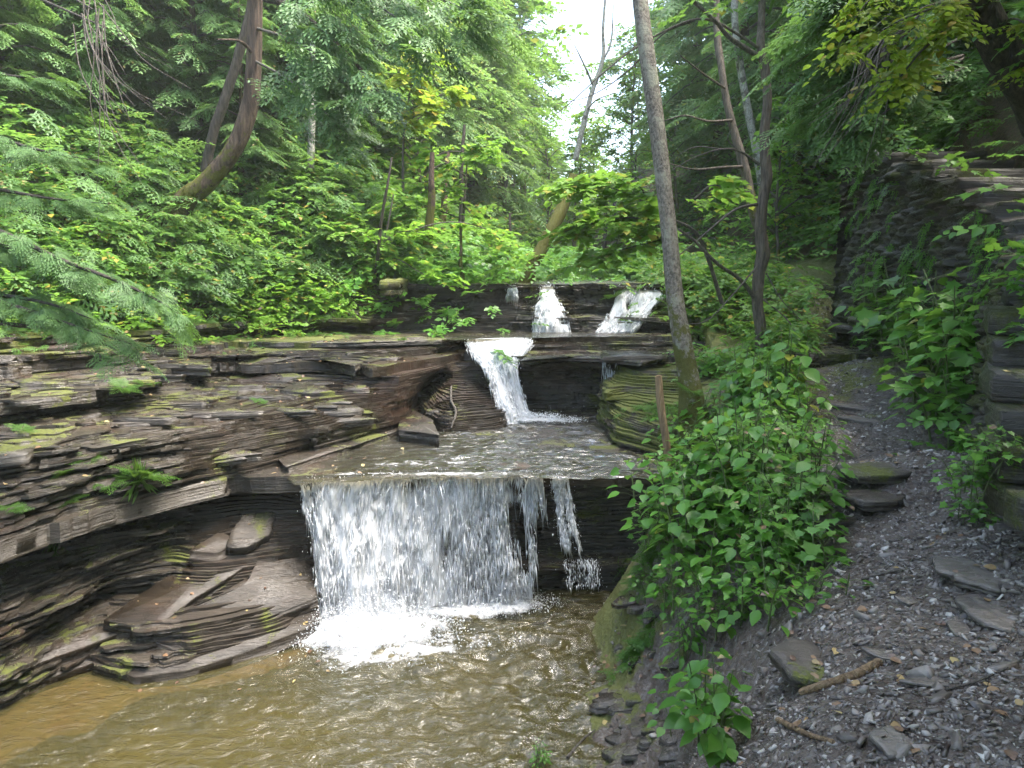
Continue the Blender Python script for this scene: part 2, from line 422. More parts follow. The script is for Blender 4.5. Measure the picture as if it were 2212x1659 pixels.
def layered(name, slices, bounds, res, zs, mat, jit=.05, warp=None, seed=0, blocky=.06, label=None, cat=None, taper=.012, jamp=None):
    x0, x1, y0, y1 = bounds
    xs = np.arange(x0, x1, res); ys = np.arange(y0, y1, res); nx, ny = len(xs), len(ys)
    X, Y = np.meshgrid(xs, ys)
    slices = sorted(slices, key=lambda s: s[0])
    hz = [s[0] for s in slices]; sd = [sdf_poly(s[1], X, Y) for s in slices]
    lr = np.random.default_rng(seed + 5)
    amp = np.ones_like(X) if jamp is None else jamp(X, Y)
    F = []
    for k in range(len(zs) - 1):
        z = .5 * (zs[k] + zs[k + 1])
        j = int(np.searchsorted(hz, z)); G = None
        if j == 0: f = sd[0].copy()
        elif j >= len(hz): f = sd[-1].copy() - (z - hz[-1]) * 2
        else:
            t = (z - hz[j - 1]) / (hz[j] - hz[j - 1] + 1e-9); f = sd[j - 1] * (1 - t) + sd[j] * t
            G = np.abs(sd[j] - sd[j - 1]) / (hz[j] - hz[j - 1] + 1e-9)
        act = np.abs(f) < .8
        if not act.any(): F.append(f); continue
        f0 = f; Xa, Ya, fa_ = X, Y, amp
        X_, Y_ = X, Y
        X = X_[act]; Y = Y_[act]; thick = zs[k + 1] - zs[k] > .035
        off = jit * (lr.random() * 2 - 1) + .25 * jit * vn(X * .9 + k * 7.3, Y * .9, seed=seed) + .6 * jit * vn(X * 3.1, Y * 3.1 + k * 3.7, seed=seed + 1)
        # joints: blocks of rock broken back by different amounts
        bx = np.floor(X * .62 * 2.2 + Y * .5 + .4 * vn(X, Y, 0, 3) + k // 3 * .37).astype(np.int64)
        by = np.floor(Y * .8 - X * .35 + k // 3 * .21).astype(np.int64)
        off = off + blocky * _V[(_P[(bx + 40) & 511] + by + (k // 4) * 5) & 511]
        b2 = np.floor(X * 3.6 + Y * 1.1 + .8 * vn(X * 1.7, Y * 1.7, 0, 4) + (k // 3) * .61).astype(np.int64); c2 = np.floor(Y * 3.1 - X * .8 + (k // 3) * .43).astype(np.int64)
        off = off + .45 * blocky * _V[(_P[(b2 + 90) & 511] + c2 + (k // 3) * 11) & 511]
        off = off + .012 * vn(X * 14, Y * 14 + k * 2.0, seed=seed + 2)
        if G is not None:
            # where the rock slopes gently its beds break off in wide ragged flakes
            ga = np.clip(G[act] * .05, 0, .26)
            nn = vn(X * .38 + Y * .2, Y * 1.9, k * .16, seed + 11) * 1.1 + .6 * vn(X * 1.5, Y * 4.6, k * .3, seed + 12) + .25 * vn(X * 6, Y * 11, k * .9, seed + 13)
            off = off + ga * nn
        off = off + (.028 if thick else -.010)
        ff = f0.copy(); ff[act] = f0[act] + off * amp[act]
        X, Y = X_, Y_
        F.append(ff)
    mb = MB()
    full = [None] * len(F)
    for k, f in enumerate(F):
        i = f > 0
        full[k] = (i[:-1, :-1] & i[:-1, 1:] & i[1:, 1:] & i[1:, :-1])
    jn = (rng.random(X.shape) - .5) * res * .3
    for k, f in enumerate(F):
        z0, z1 = zs[k], zs[k + 1]
        c = [f[:-1, :-1], f[:-1, 1:], f[1:, 1:], f[1:, :-1]]
        case = sum((c[i] > 0).astype(int) << i for i in range(4))
        up = full[k + 1] if k + 1 < len(F) else np.zeros_like(full[k])
        dn = full[k - 1] if k > 0 else np.ones_like(full[k])
        cx = [X[:-1, :-1], X[:-1, 1:], X[1:, 1:], X[1:, :-1]]; cy = [Y[:-1, :-1], Y[:-1, 1:], Y[1:, 1:], Y[1:, :-1]]
        for cs in range(1, 16):
            m = case == cs
            if not m.any(): continue
            polys, segs = CASES[cs]
            px = {}; py = {}
            for q in range(8):
                if q < 4: px[q] = cx[q]; py[q] = cy[q]
                else:
                    a = q - 4; b = (a + 1) % 4; fa = c[a]; fb = c[b]
                    with np.errstate(divide='ignore', invalid='ignore'):
                        t = np.clip(np.nan_to_num(fa / (fa - fb)), .02, .98)
                    px[q] = cx[a] + (cx[b] - cx[a]) * t; py[q] = cy[a] + (cy[b] - cy[a]) * t
            for (sel, zz, flip) in ((m & ~up, z1, False), (m & ~dn, z0, True)):
                if not sel.any(): continue
                n = int(sel.sum())
                for poly in polys:
                    pl = poly[::-1] if flip else poly
                    V = np.stack([np.stack([px[q][sel], py[q][sel], np.full(n, zz)], -1) for q in pl], 1).reshape(-1, 3)
                    mb.add(V, np.full(n, len(pl)), np.arange(n * len(pl)))
            n = int(m.sum())
            for a, b in segs:
                A = np.stack([px[a][m], py[a][m]], -1); B = np.stack([px[b][m], py[b][m]], -1)
                lo = np.full((n, 1), z0); hi = np.full((n, 1), z1)
                V = np.stack([np.hstack([B, lo]), np.hstack([A, lo]), np.hstack([A, hi]), np.hstack([B, hi])], 1).reshape(-1, 3)
                mb.add(V, np.full(n, 4), np.arange(n * 4))
    V = np.vstack(mb.V)
    if warp is not None: V = warp(V)
    mb.V = [V]
    o = mb.build(name, mat)
    return o, (X, Y, F)

def mkzs(z0, z1, lo, hi, seed, must=()):
    r = np.random.default_rng(seed); z = z0; out = [z0]
    while z < z1:
        if r.random() < .13: z += r.uniform(hi * 1.3, hi * 2.2); out.append(z)
        else:
            for q in range(r.integers(2, 6)): z += r.uniform(lo, hi); out.append(z)
    out = np.array(out)
    for m in must:
        out[np.argmin(abs(out - m))] = m
    return sorted(set(out.tolist()))

FARR = [(3.2, 8.6), (7, 9), (7, 16), (-14, 16), (-14, 3)]
def sl(z, pts, extra=(), left=()):
    return (z, list(left) + pz(pts, z) + list(extra) + FARR[(0 if not extra else 1):])
# right ends go under the soil of the right bank
SL = []
# below the lower lip: walls of the lower pool
RB0 = [(1.9, 6.6), (3.4, 6.6)]
SL.append((-.35, pz([(-500, 1640), (0, 1560), (190, 1450), (420, 1465), (620, 1405), (690, 1345), (900, 1300), (1190, 1280), (1340, 1275)], 0) + RB0 + FARR[1:]))
SL.append(sl(.0, [(-500, 1600), (0, 1520), (190, 1425), (290, 1455), (420, 1440), (620, 1392), (690, 1330), (900, 1288), (1190, 1262), (1340, 1265)], RB0))
SL.append(sl(.12, [(-500, 1570), (0, 1500), (150, 1410), (215, 1385), (290, 1420), (420, 1412), (620, 1360), (690, 1305), (900, 1262), (1190, 1240), (1370, 1240)], RB0))
SL.append(sl(.28, [(-500, 1540), (0, 1455), (120, 1380), (225, 1335), (300, 1362), (430, 1352), (620, 1300), (690, 1283), (800, 1262), (900, 1235), (1190, 1222), (1380, 1215)], RB0))
SL.append(sl(.34, [(-500, 1500), (0, 1425), (120, 1350), (225, 1290), (330, 1275), (430, 1300), (620, 1260), (690, 1250), (800, 1225), (880, 1180), (1190, 1190), (1400, 1190)], RB0))
SL.append(sl(.6, [(-500, 1340), (0, 1345), (160, 1285), (260, 1238), (360, 1215), (430, 1210), (560, 1192), (690, 1175), (790, 1150), (880, 1130), (1190, 1140), (1400, 1140)], RB0))
SL.append(sl(.85, [(-500, 1230), (0, 1255), (200, 1185), (420, 1118), (520, 1105), (660, 1108), (740, 1100), (850, 1092), (940, 1085), (1190, 1090), (1400, 1090)], RB0))
SL.append(sl(1.02, [(-500, 1150), (0, 1125), (200, 1080), (420, 1050), (500, 1050), (600, 1052), (660, 1068), (850, 1058), (1000, 1058), (1250, 1058), (1420, 1055)], RB0))
SL.append(sl(1.09, [(-500, 1140), (0, 1115), (200, 1070), (420, 1040), (500, 1042), (600, 1056), (660, 1055), (850, 1050), (1000, 1048), (1250, 1050), (1420, 1048)], RB0))
SL.append(sl(1.10, [(-500, 1260), (0, 1205), (130, 1165), (300, 1120), (390, 1095), (488, 1070), (500, 1055), (640, 1050), (900, 1036), (1240, 1038), (1430, 1036)], RB0))
SL.append(sl(1.25, [(-500, 1225), (0, 1168), (130, 1122), (300, 1077), (390, 1055), (490, 1033), (510, 1044), (645, 1042), (900, 1028), (1240, 1030), (1430, 1028)], RB0))
# above the shelf: back to the middle fall and cave
CAVE = [(1132, 905)]
SL.append(sl(1.262, [(-500, 1222), (0, 1166), (130, 1120), (300, 1075), (390, 1053), (480, 1035), (600, 1008), (690, 975), (830, 945), (860, 928), (905, 905), (955, 938), (1000, 935), (1070, 930), (1105, 917), (1120, 895), (1135, 884), (1300, 882), (1292, 905), (1330, 962), (1440, 987), (1560, 990)]))
SL.append(sl(1.42, [(-500, 1180), (0, 1110), (200, 1055), (390, 1020), (480, 990), (600, 970), (690, 950), (860, 910), (875, 905), (905, 870), (945, 905), (970, 905), (1085, 893), (1110, 880), (1128, 858), (1300, 858), (1292, 885), (1330, 930), (1440, 960), (1560, 960)]))
SL.append(sl(1.56, [(-500, 1130), (0, 1065), (200, 1020), (400, 975), (600, 938), (690, 928), (875, 880), (890, 865), (925, 830), (955, 865), (980, 868), (1070, 860), (1100, 850), (1128, 838), (1300, 838), (1296, 860), (1345, 895), (1440, 925), (1560, 930)]))
SL.append(sl(1.75, [(-500, 1050), (0, 985), (200, 960), (400, 920), (600, 890), (690, 868), (860, 850), (900, 838), (950, 800), (975, 818), (1045, 815), (1090, 815), (1122, 805), (1300, 800), (1306, 850), (1345, 838), (1450, 845), (1560, 850)]))
SL.append(sl(1.93, [(-500, 915), (0, 885), (230, 850), (450, 802), (620, 797), (790, 806), (860, 815), (930, 800), (985, 785), (1040, 785), (1100, 785), (1125, 790), (1210, 786), (1310, 786), (1380, 800), (1450, 800), (1560, 800)]))
SL.append(sl(1.955, [(-500, 925), (0, 895), (230, 862), (450, 812), (620, 806), (765, 802), (795, 815), (860, 808), (930, 792), (985, 782), (1040, 780), (1115, 785), (1135, 777), (1210, 772), (1300, 774), (1390, 780), (1450, 780), (1560, 780)]))
SL.append(sl(2.03, [(-500, 905), (0, 876), (230, 845), (440, 790), (620, 784), (765, 782), (800, 800), (850, 790), (930, 780), (1000, 765), (1040, 768), (1130, 773), (1210, 765), (1300, 766), (1440, 770), (1560, 770)]))
SL.append(sl(2.06, [(-500, 890), (0, 866), (230, 840), (440, 782), (600, 778), (765, 780), (800, 786), (850, 775), (930, 766), (1000, 750), (1040, 752), (1150, 756), (1300, 757), (1440, 755), (1620, 755)]))
SL.append(sl(2.14, [(-500, 840), (0, 828), (230, 792), (330, 782), (450, 770), (600, 765), (760, 762), (900, 756), (960, 750), (1005, 741), (1100, 745), (1150, 746), (1300, 744), (1440, 742), (1640, 740)]))
SL.append(sl(2.22, [(-500, 830), (0, 805), (230, 780), (450, 745), (600, 742), (760, 740), (950, 735), (1000, 732), (1150, 729), (1300, 728), (1440, 727), (1640, 722)]))
SL.append((2.26, pz([(-500, 825), (0, 798), (230, 770), (450, 738), (560, 722)], 2.26) + pz([(700, 719), (900, 716), (1140, 717), (1200, 716), (1300, 717), (1440, 716), (1640, 716)], 2.25) + FARR[1:]))
SL.append((2.45, pz([(-500, 785), (0, 745), (230, 728), (450, 710)], 2.45) + [tuple(aty(u, 690, Y)[:2]) for u, Y in ((600, 10.9), (800, 11.4), (920, 11.9), (1130, 11.85), (1160, 11.75), (1240, 11.75), (1260, 11.95), (1310, 11.9), (1390, 11.7), (1430, 11.6), (1500, 11.6), (1640, 11.0))] + FARR[1:]))
SL.append((2.5, pz([(-500, 775), (0, 735), (230, 716)], 2.5) + [tuple(aty(u, 690, Y)[:2]) for u, Y in ((450, 10.6), (600, 11.2), (800, 11.6), (930, 12.1), (1135, 12.0), (1160, 11.85), (1225, 11.85), (1250, 12.15), (1310, 12.15), (1400, 11.9), (1440, 11.8), (1500, 11.8), (1640, 11.4))] + FARR[1:]))
SL.append((2.72, [(-14, 8), (-6, 9)] + [tuple(aty(u, 650, Y)[:2]) for u, Y in ((450, 11.3), (700, 11.8), (820, 12.0), (940, 12.3), (1130, 12.25), (1150, 12.0), (1210, 12.0), (1240, 12.35), (1310, 12.35), (1410, 12.15), (1450, 12.0), (1510, 12.0), (1640, 11.9))] + FARR[1:]))
SL.append((2.86, [(-14, 9), (-6, 10)] + [tuple(aty(u, 650, Y)[:2]) for u, Y in ((450, 11.6), (700, 12.1), (900, 12.15), (1000, 12.15), (1090, 12.3), (1150, 12.45), (1300, 12.45), (1420, 12.4), (1520, 12.4), (1640, 12.4))] + FARR[1:]))
SL.append((2.95, [(-14, 9), (-6, 10)] + [tuple(aty(u, 650, Y)[:2]) for u, Y in ((450, 11.7), (700, 12.0), (900, 12.05), (1000, 12.05), (1090, 12.2), (1150, 12.35), (1300, 12.35), (1420, 12.35), (1520, 12.35), (1640, 12.4))] + FARR[1:]))

def rockwarp(V):
    x, y, z = V[:, 0].copy(), V[:, 1].copy(), V[:, 2].copy()
    w = sstep(-1.8, -3.2, x)
    V[:, 2] += .05 * w * vn(x * .7, y * .7, 0, 40) + .012 * vn(x * 2.3, y * 2.3, 0, 41) + .006 * vn(x * 9, y * 9, z * 3, 42)
    V[:, 0] += .02 * vn(x * 2, y * 2, z * 6, 43) + .008 * vn(x * 11, y * 11, z * 25, 44)
    V[:, 1] += .02 * vn(x * 2, y * 2, z * 6, 45) + .008 * vn(x * 11, y * 11, z * 25, 46)
    return V
SLICK = [pz([(400, 1330), (680, 1300), (700, 1100), (480, 1100), (380, 1200)], .5), pz([(480, 900), (880, 890), (1100, 910), (1110, 780), (900, 770), (640, 840)], 1.7)]
def slick(X, Y):
    d = np.full(np.shape(X), -9.0)
    for q in SLICK: d = np.maximum(d, sdf_poly(q, X, Y))
    return sstep(-.12, .15, d + .12 * vn(X * 2, Y * 2, 0, 19))
def rjamp(X, Y):
    # less broken where the stream flows, rougher on the left shelf
    return (.55 + .9 * sstep(-1.6, -3.6, X) + .5 * sstep(11, 12, Y)) * (1 - .72 * slick(X, Y))
ZS = mkzs(-.35, 2.95, .011, .030, 3, (0.0, .28, 1.10, 1.262, 1.95, 2.06, 2.16, 2.24, 2.5, 2.9))
# a massive bed: the overhanging slab keeps one thick unbroken face
ZS = [z for z in ZS if not (1.105 < z < 1.255 or 1.955 < z < 2.055 or 2.165 < z < 2.235)]
rock, RF = layered('rock_ledges', SL, (-10.5, 5.2, 3.2, 14.6), .034, ZS, M['rock'], jit=.045, warp=rockwarp, seed=2, jamp=rjamp)
tag(rock, 'wet brown layered shale ledges stepping up both sides of the stream', 'rock ledges', kind='structure')
print('rock verts', len(rock.data.vertices), time.time() - T0)

# rock height lookup for resting things on it
_RX, _RY, _RF = RF
def rock_z(x, y):
    i = int((y - _RY[0, 0]) / .034); j = int((x - _RX[0, 0]) / .034)
    i = min(max(i, 0), _RX.shape[0] - 1); j = min(max(j, 0), _RX.shape[1] - 1)
    for k in range(len(_RF) - 1, -1, -1):
        if _RF[k][i, j] > 0: return ZS[k + 1]
    return ZS[0]
# separate split plates of bedrock with straight broken edges
def plate(mb, P, th, r, nl=4, jit=.012, step=.05):
    """P: (k,3) corners of the top; stacked thin beds with ragged edges"""
    P = np.asarray(P, float); c = P.mean(0); A = np.c_[P[:, :2] - c[:2], np.ones(len(P))]; co = np.linalg.lstsq(A, P[:, 2], rcond=None)[0]
    out = []
    for a, b in zip(P, np.roll(P, -1, 0)):
        n = max(1, int(np.linalg.norm(b - a) / step)); out.append(a[None] + (b - a)[None] * np.linspace(0, 1, n, endpoint=False)[:, None])
    O = np.vstack(out)[:, :2]; n = len(O); d = O - c[:2]; L = np.linalg.norm(d, axis=1)[:, None] + 1e-6
    zt = np.c_[d, np.ones(n)] @ co; hs = np.sort(np.r_[0, r.uniform(.1, .9, nl - 1), 1]) * th; Q = []; V = []
    for q in range(nl):
        s1 = O + d / L * (r.normal(0, jit * .8) + jit * vn(O[:, 0] * 7 + q * 5, O[:, 1] * 7, 0, q))[:, None] + r.normal(0, jit * .15, (n, 2))
        for hh, f in ((hs[q], 0.0), (hs[q] + .15 * (hs[q + 1] - hs[q]), .003), (hs[q + 1], 0.0)):
            V.append(np.c_[s1 + d / L * f, zt - hh])
    V.append(np.array([[c[0], c[1], co[2]]]))
    for a in range(3 * nl - 1):
        i = np.arange(n); Q.append(np.stack([a * n + (i + 1) % n, a * n + i, (a + 1) * n + i, (a + 1) * n + (i + 1) % n], -1))
    base = mb.n; Q = np.vstack(Q); mb.quads(np.vstack(V), Q)
    i = np.arange(n); T = np.stack([i, (i + 1) % n, np.full(n, 3 * nl * n)], -1); mb.C.append(np.full(n, 3)); mb.L.append(T.ravel() + base)
pr = np.random.default_rng(44)
def plates(name, L, mat, label):
    mb = MB()
    for pts, th, nl in L: plate(mb, [tuple(atz(u, v, z)) for u, v, z in pts], th, pr, nl)
    return tag(mb.build(name, mat), label, 'rock ledges', kind='structure')
zc = lambda pts, z: [(u, v, z) for u, v in pts]
plates('rock_slabs', [
    ([(225, 1335, .36), (335, 1355, .32), (420, 1297, .38), (575, 1192, .58), (505, 1178, .60), (400, 1222, .52)], .20, 5),
    ([(285, 1378, .22), (412, 1392, .20), (560, 1345, .20), (682, 1296, .26), (690, 1180, .52), (670, 1108, .80), (600, 1130, .74), (540, 1225, .54), (420, 1310, .36), (330, 1352, .28)], .14, 5),
    ([(190, 1418, .10), (290, 1462, .06), (400, 1448, .06), (560, 1400, .08), (688, 1348, .12), (690, 1290, .2), (560, 1335, .16), (420, 1385, .14), (300, 1372, .16)], .24, 6),
    ([(60, 1440, .20), (190, 1392, .22), (300, 1350, .24), (260, 1325, .30), (120, 1372, .28), (0, 1420, .26)], .26, 6),
    ([(-120, 1500, .16), (70, 1432, .18), (60, 1395, .28), (-120, 1450, .28)], .3, 6),
    ([(410, 1190, .70), (470, 1192, .66), (520, 1165, .70), (470, 1150, .78)], .10, 3)], M['rock_slick'], 'broad wet brown slabs sloping from the undercut down to the lower pool')
plates('ledge_plates', [
    (zc([(-60, 1190), (130, 1124), (300, 1079), (392, 1056), (490, 1034), (505, 1012), (400, 1012), (200, 1060), (-60, 1110)], 1.266), .165, 2),
    (zc([(680, 934), (745, 918), (868, 884), (884, 868), (800, 852), (640, 890), (600, 915)], 1.53), .20, 6),
    (zc([(452, 784), (560, 778), (700, 777), (766, 790), (800, 772), (700, 762), (450, 764)], 2.075), .13, 3),
    (zc([(240, 800), (330, 786), (455, 790), (455, 770), (240, 778)], 2.13), .12, 3),
    (zc([(540, 741), (700, 741), (820, 738), (955, 734), (985, 728), (900, 722), (540, 723)], 2.255), .06, 3),
    (zc([(1126, 779), (1212, 771), (1302, 774), (1385, 783), (1440, 770), (1300, 757), (1160, 758)], 2.052), .05, 2),
    (zc([(1300, 771), (1440, 768), (1440, 755), (1300, 756)], 2.10), .05, 2),
    (zc([(620, 1008), (760, 962), (862, 930), (862, 920), (740, 945), (600, 990)], 1.33), .08, 3),
    (zc([(862, 928), (905, 932), (948, 938), (930, 905), (885, 880), (870, 890)], 1.42), .16, 5)], M['rock'], 'crisp edged shale beds along the left shelf and over the rock hollow')
mb = MB(); k = 0
for t in range(900):
    x = pr.uniform(-5.6, -.9); y = pr.uniform(5.4, 10.6); i = int((y - _RY[0, 0]) / .034); j = int((x - _RX[0, 0]) / .034)
    z = rock_z(x, y)
    if z < 1.27 or z > 2.4: continue
    z2 = rock_z(x, y + .18)
    L = pr.uniform(.08, .45) ; W_ = L * pr.uniform(.2, .45); m = pr.integers(4, 7); a = np.sort(np.linspace(0, 2 * PI, m, endpoint=False) + pr.normal(0, .3, m)); ro = pr.normal(.15, .25)
    px_ = np.cos(a) * L; py_ = np.sin(a) * W_; th = pr.uniform(.015, .05)
    P = np.stack([x + px_ * math.cos(ro) - py_ * math.sin(ro), y + px_ * math.sin(ro) + py_ * math.cos(ro), z + th * .8 + py_ * np.clip((z2 - z) / .18, -.1, .35) + px_ * pr.normal(0, .03)], -1)
    plate(mb, P, th + .03, pr, 2, .008, .06); k += 1
    if k > 60: break
tag(mb.build('loose_plates', M['rock']), 'ragged thin shale plates lying over the left shelf', 'rock ledges', kind='structure')
# mossy patches: give the mossy material to faces by place
me = rock.data
me.materials.append(M['rock_moss'])
cen = np.zeros(len(me.polygons) * 3, np.float32); me.polygons.foreach_get('center', cen); cen = cen.reshape(-1, 3)
cx, cy, cz = cen.T
right_stack = (cx > 1.15 + .15 * vn(cx * 2, cy * 2, cz * 4, 9)) & (cz > 1.28) & (cz < 2.2) & (cy < 10)
left_moss = (cx < -2.2) & (cy > 9.5) & (cz > 2.18) & (vn(cx * 1.4, cy * 1.4, cz * 3, 8) > -.15)
far_right = (cx > 2.3) & (cy > 10.5) & (cz > 2.2) & (vn(cx * 2, cy * 2, cz * 3, 8) > -.3)
topleft = (cx < -3.4) & (cz > 2.3) & (vn(cx * 2, cy * 2, cz * 3, 12) > -.2)
mi = (right_stack | left_moss | far_right | topleft).astype(np.int32)
me.materials.append(M['rock_slick'])
sk = slick(cx.astype(float), cy.astype(float)) > .5
mi[sk & ((cz > 1.27) | (cz < .98)) & (mi == 0)] = 2
me.polygons.foreach_set('material_index', mi)
# ------------------------------------------------------------------ right bank: heights interpolated from measured points
bank_pts = []
def bp(u, v, z): p = atz(u, v, z); bank_pts.append((p[0], p[1], z))
for u, v, z in ((1180, 1659, -.15), (1225, 1600, -.12), (1230, 1500, -.06), (1285, 1400, -.05), (1320, 1300, -.05), (1300, 1560, .06), (1340, 1659, .12), (1360, 1420, .16), (1420, 1560, .2),
                (1440, 1659, .36), (1400, 1330, .42), (1440, 1480, .34), (1520, 1600, .62), (1540, 1470, .7), (1500, 1330, .8), (1470, 1200, .98), (1560, 1659, .95), (1640, 1600, 1.15), (1650, 1480, 1.06),
                (1750, 1480, 1.27), (1750, 1659, 1.42), (1900, 1659, 1.5), (2080, 1500, 1.55), (2212, 1659, 1.6), (1850, 1320, 1.42), (2000, 1300, 1.52), (2150, 1300, 1.6),
                (1650, 1300, 1.1), (1880, 1160, 1.5), (2050, 1130, 1.6), (2150, 1180, 1.7), (1720, 1150, 1.42), (1600, 1150, 1.3), (1500, 1080, 1.35), (1450, 1100, 1.22), (1800, 1080, 1.58),
                (1900, 1000, 1.64), (1750, 1000, 1.58), (1600, 1000, 1.5), (1480, 1010, 1.4), (2050, 970, 1.72), (1780, 930, 1.75), (1950, 900, 1.85), (1650, 900, 1.72), (1550, 890, 1.72), (1500, 885, 1.7),
                (1820, 850, 1.88), (1700, 850, 1.85), (1950, 850, 1.98), (1830, 770, 2.02), (1700, 780, 2.0), (1600, 800, 1.98), (1820, 740, 2.08), (1950, 760, 2.18), (1640, 745, 2.08)):
    bp(u, v, z)
bank_pts += [(.15, 2.9, .05), (.3, 2.0, .7), (.2, 1.2, 1.35), (0, .5, 1.58), (1.2, .8, 1.58), (2.2, 1.5, 1.6), (3.2, 2, 1.75), (-.8, .3, 1.4), (-1.2, 1.2, .2), (-1.6, 2.4, -.4), (0, -1, 1.6), (2.5, -1, 1.6), (-1.5, -1, 1.2), (-.7, 3.4, -.45),
             (-.2, 4.6, -.4), (.1, 5.6, -.35), (.3, 6.3, -.35), (1.6, 7.0, 1.0), (2.4, 7.1, 1.5), (3.4, 8.6, 2.05), (4.2, 8.5, 2.2), (3.6, 10.2, 2.25), (4.5, 10.4, 2.62), (2.9, 10.6, 2.15), (4.2, 11.3, 2.75),
             (4.95, 11.7, 2.88), (3.4, 11.6, 2.6), (5.3, 13, 3.05), (3.9, 13, 3.05), (3.1, 13.2, 2.95), (2.2, 13.6, 2.86), (5.5, 16, 3.25), (4, 16, 3.1), (2.6, 16, 2.9), (6.4, 14, 3.6), (6.5, 17, 3.9), (3.0, 5.2, 1.9), (3.9, 6.8, 2.15), (4.2, 5.2, 2.0), (5, 8.5, 2.4), (6, 11, 3.1), (2.6, 9.0, 1.85), (2.3, 9.9, 1.95)]
BPTS = np.array(bank_pts)
def _tps():
    P = BPTS[:, :2]; n = len(P)
    d = np.linalg.norm(P[:, None] - P[None], axis=2)
    K = np.where(d > 0, d * d * np.log(d + 1e-12), 0) + np.eye(n) * .02
    A = np.zeros((n + 3, n + 3)); A[:n, :n] = K; A[:n, n] = 1; A[:n, n + 1:] = P; A[n, :n] = 1; A[n + 1:, :n] = P.T
    return np.linalg.solve(A, np.r_[BPTS[:, 2], 0, 0, 0])
_W = _tps()
def bank_raw(x, y):
    x = np.asarray(x, float); y = np.asarray(y, float); s = x.shape; q = np.stack([x.ravel(), y.ravel()], -1)
    out = np.empty(len(q))
    for a in range(0, len(q), 20000):
        d = np.linalg.norm(q[a:a + 20000, None] - BPTS[None, :, :2], axis=2)
        K = np.where(d > 0, d * d * np.log(d + 1e-12), 0)
        out[a:a + 20000] = K @ _W[:-3] + _W[-3] + q[a:a + 20000] @ _W[-2:]
    return out.reshape(s)
PATHC = np.array([atz(u, v, z)[:2] for u, v, z in ((2000, 1659, 1.52), (2000, 1400, 1.52), (2010, 1200, 1.55), (1980, 1080, 1.62), (1880, 990, 1.65), (1830, 900, 1.8), (1820, 820, 1.95), (1825, 760, 2.03), (1800, 715, 2.25), (1785, 660, 2.6), (1770, 620, 2.8))] + [(5.3, 13.2), (5.6, 17)])
def dist_line(P, x, y):
    d = np.full(np.shape(x), 1e9)
    for a, b in zip(P[:-1], P[1:]):
        e = b - a; t = np.clip(((x - a[0]) * e[0] + (y - a[1]) * e[1]) / (e @ e), 0, 1)
        d = np.minimum(d, np.hypot(x - a[0] - e[0] * t, y - a[1] - e[1] * t))
    return d
def bank_z(x, y):
    x = np.asarray(x, float); y = np.asarray(y, float)
    z = bank_raw(x, y)
    d = dist_line(PATHC, x, y); w = np.where(y < 3.5, .9, .35)
    off = sstep(w, w + .5, d)
    z = z + (.02 + .05 * off) * fbm(x * 2.3, y * 2.3, 0, 60, 4) + .012 * fbm(x * 9, y * 9, 0, 64, 3)
    # stratified lower part: terrace the mossy bank foot
    q = .085; zt = np.floor(z / q + .35 * vn(x * 3, y * 3, 0, 70)) * q + q * sstep(.55, .95, (z / q + .35 * vn(x * 3, y * 3, 0, 70)) % 1)
    low = sstep(1.3, .9, z)
    return z * (1 - .92 * low) + zt * .92 * low
def build_bank():
    xs = np.arange(-2.2, 7.0, .035); ys = np.r_[np.arange(-1.5, 1.2, .1), np.arange(1.2, 9, .03), np.arange(9, 17, .07)]
    X, Y = np.meshgrid(xs, ys); Z = bank_z(X, Y)
    # keep it out of the stream and under the rock ledges on the stream side
    lim = np.interp(Y, [-2, 5.9, 6.5, 7.2, 8.0, 9.2, 10.0, 10.6, 11.6, 12.4, 13.5, 17], [-9, -9, 1.05, 1.5, 1.75, 2.0, 2.35, 2.9, 3.0, 2.9, 2.6, 2.4])
    Z = np.where(X < lim, Z - 6 * np.clip(lim - X, 0, .6), Z)
    o = grid('right_bank', X, Y, Z, M['path'])
    return tag(o, 'gravelly right bank with the shale footpath and its mossy stream edge', 'ground', kind='structure')
bank = build_bank()
print('bank', time.time() - T0)

# ------------------------------------------------------------------ hillsides as swept strips
def strip(name, foot, dirs, prof, n_s, n_d, dmax, mat, amp=.35, seed=0):
    f = smooth_path(foot, n_s); dr = smooth_path(dirs, n_s); dr /= np.linalg.norm(dr, axis=1)[:, None]
    d = dmax * np.linspace(0, 1, n_d) ** 1.3
    X = f[:, 0][:, None] + dr[:, 0][:, None] * d; Y = f[:, 1][:, None] + dr[:, 1][:, None] * d
    Z = f[:, 2][:, None] + prof(d)[None, :]
    m = sstep(0, .8, d)[None, :]
    Z = Z + m * (amp * fbm(X * .6, Y * .6, 0, seed, 4) + .10 * fbm(X * 2.6, Y * 2.6, 0, seed + 4, 3))
    o = grid(name, np.c_[X[:, :1] - .02, X], np.c_[Y[:, :1], Y], np.c_[Z[:, :1] - 1.6, Z], mat)
    tag(o, kind='structure')
    return o, (X, Y, Z)
LF = [(-16, 3, 2.6), (-11, 5.2, 2.5), (-7.6, 7.0, 2.5), (-5.6, 8.2, 2.5), (-4.4, 9.9, 2.6), (-3.6, 11.3, 2.62), (-2.4, 12.2, 2.9), (-1.6, 14, 3.0), (-.9, 18, 3.2), (.2, 25, 3.8), (1.0, 33, 4.6), (1.4, 45, 6)]
LD = [(-.6, .8)] * 2 + [(-.65, .75)] * 3 + [(-.75, .65)] * 2 + [(-.85, .5)] * 2 + [(-.95, .3)] * 3
hl, HL = strip('left_hillside', LF, LD, lambda d: .78 * d + .25 * np.sin(d * 1.1), 240, 110, 34, M['soil'], .5, 80)
tag(hl, 'steep leaf littered hillside above the left rock ledges', 'hillside')
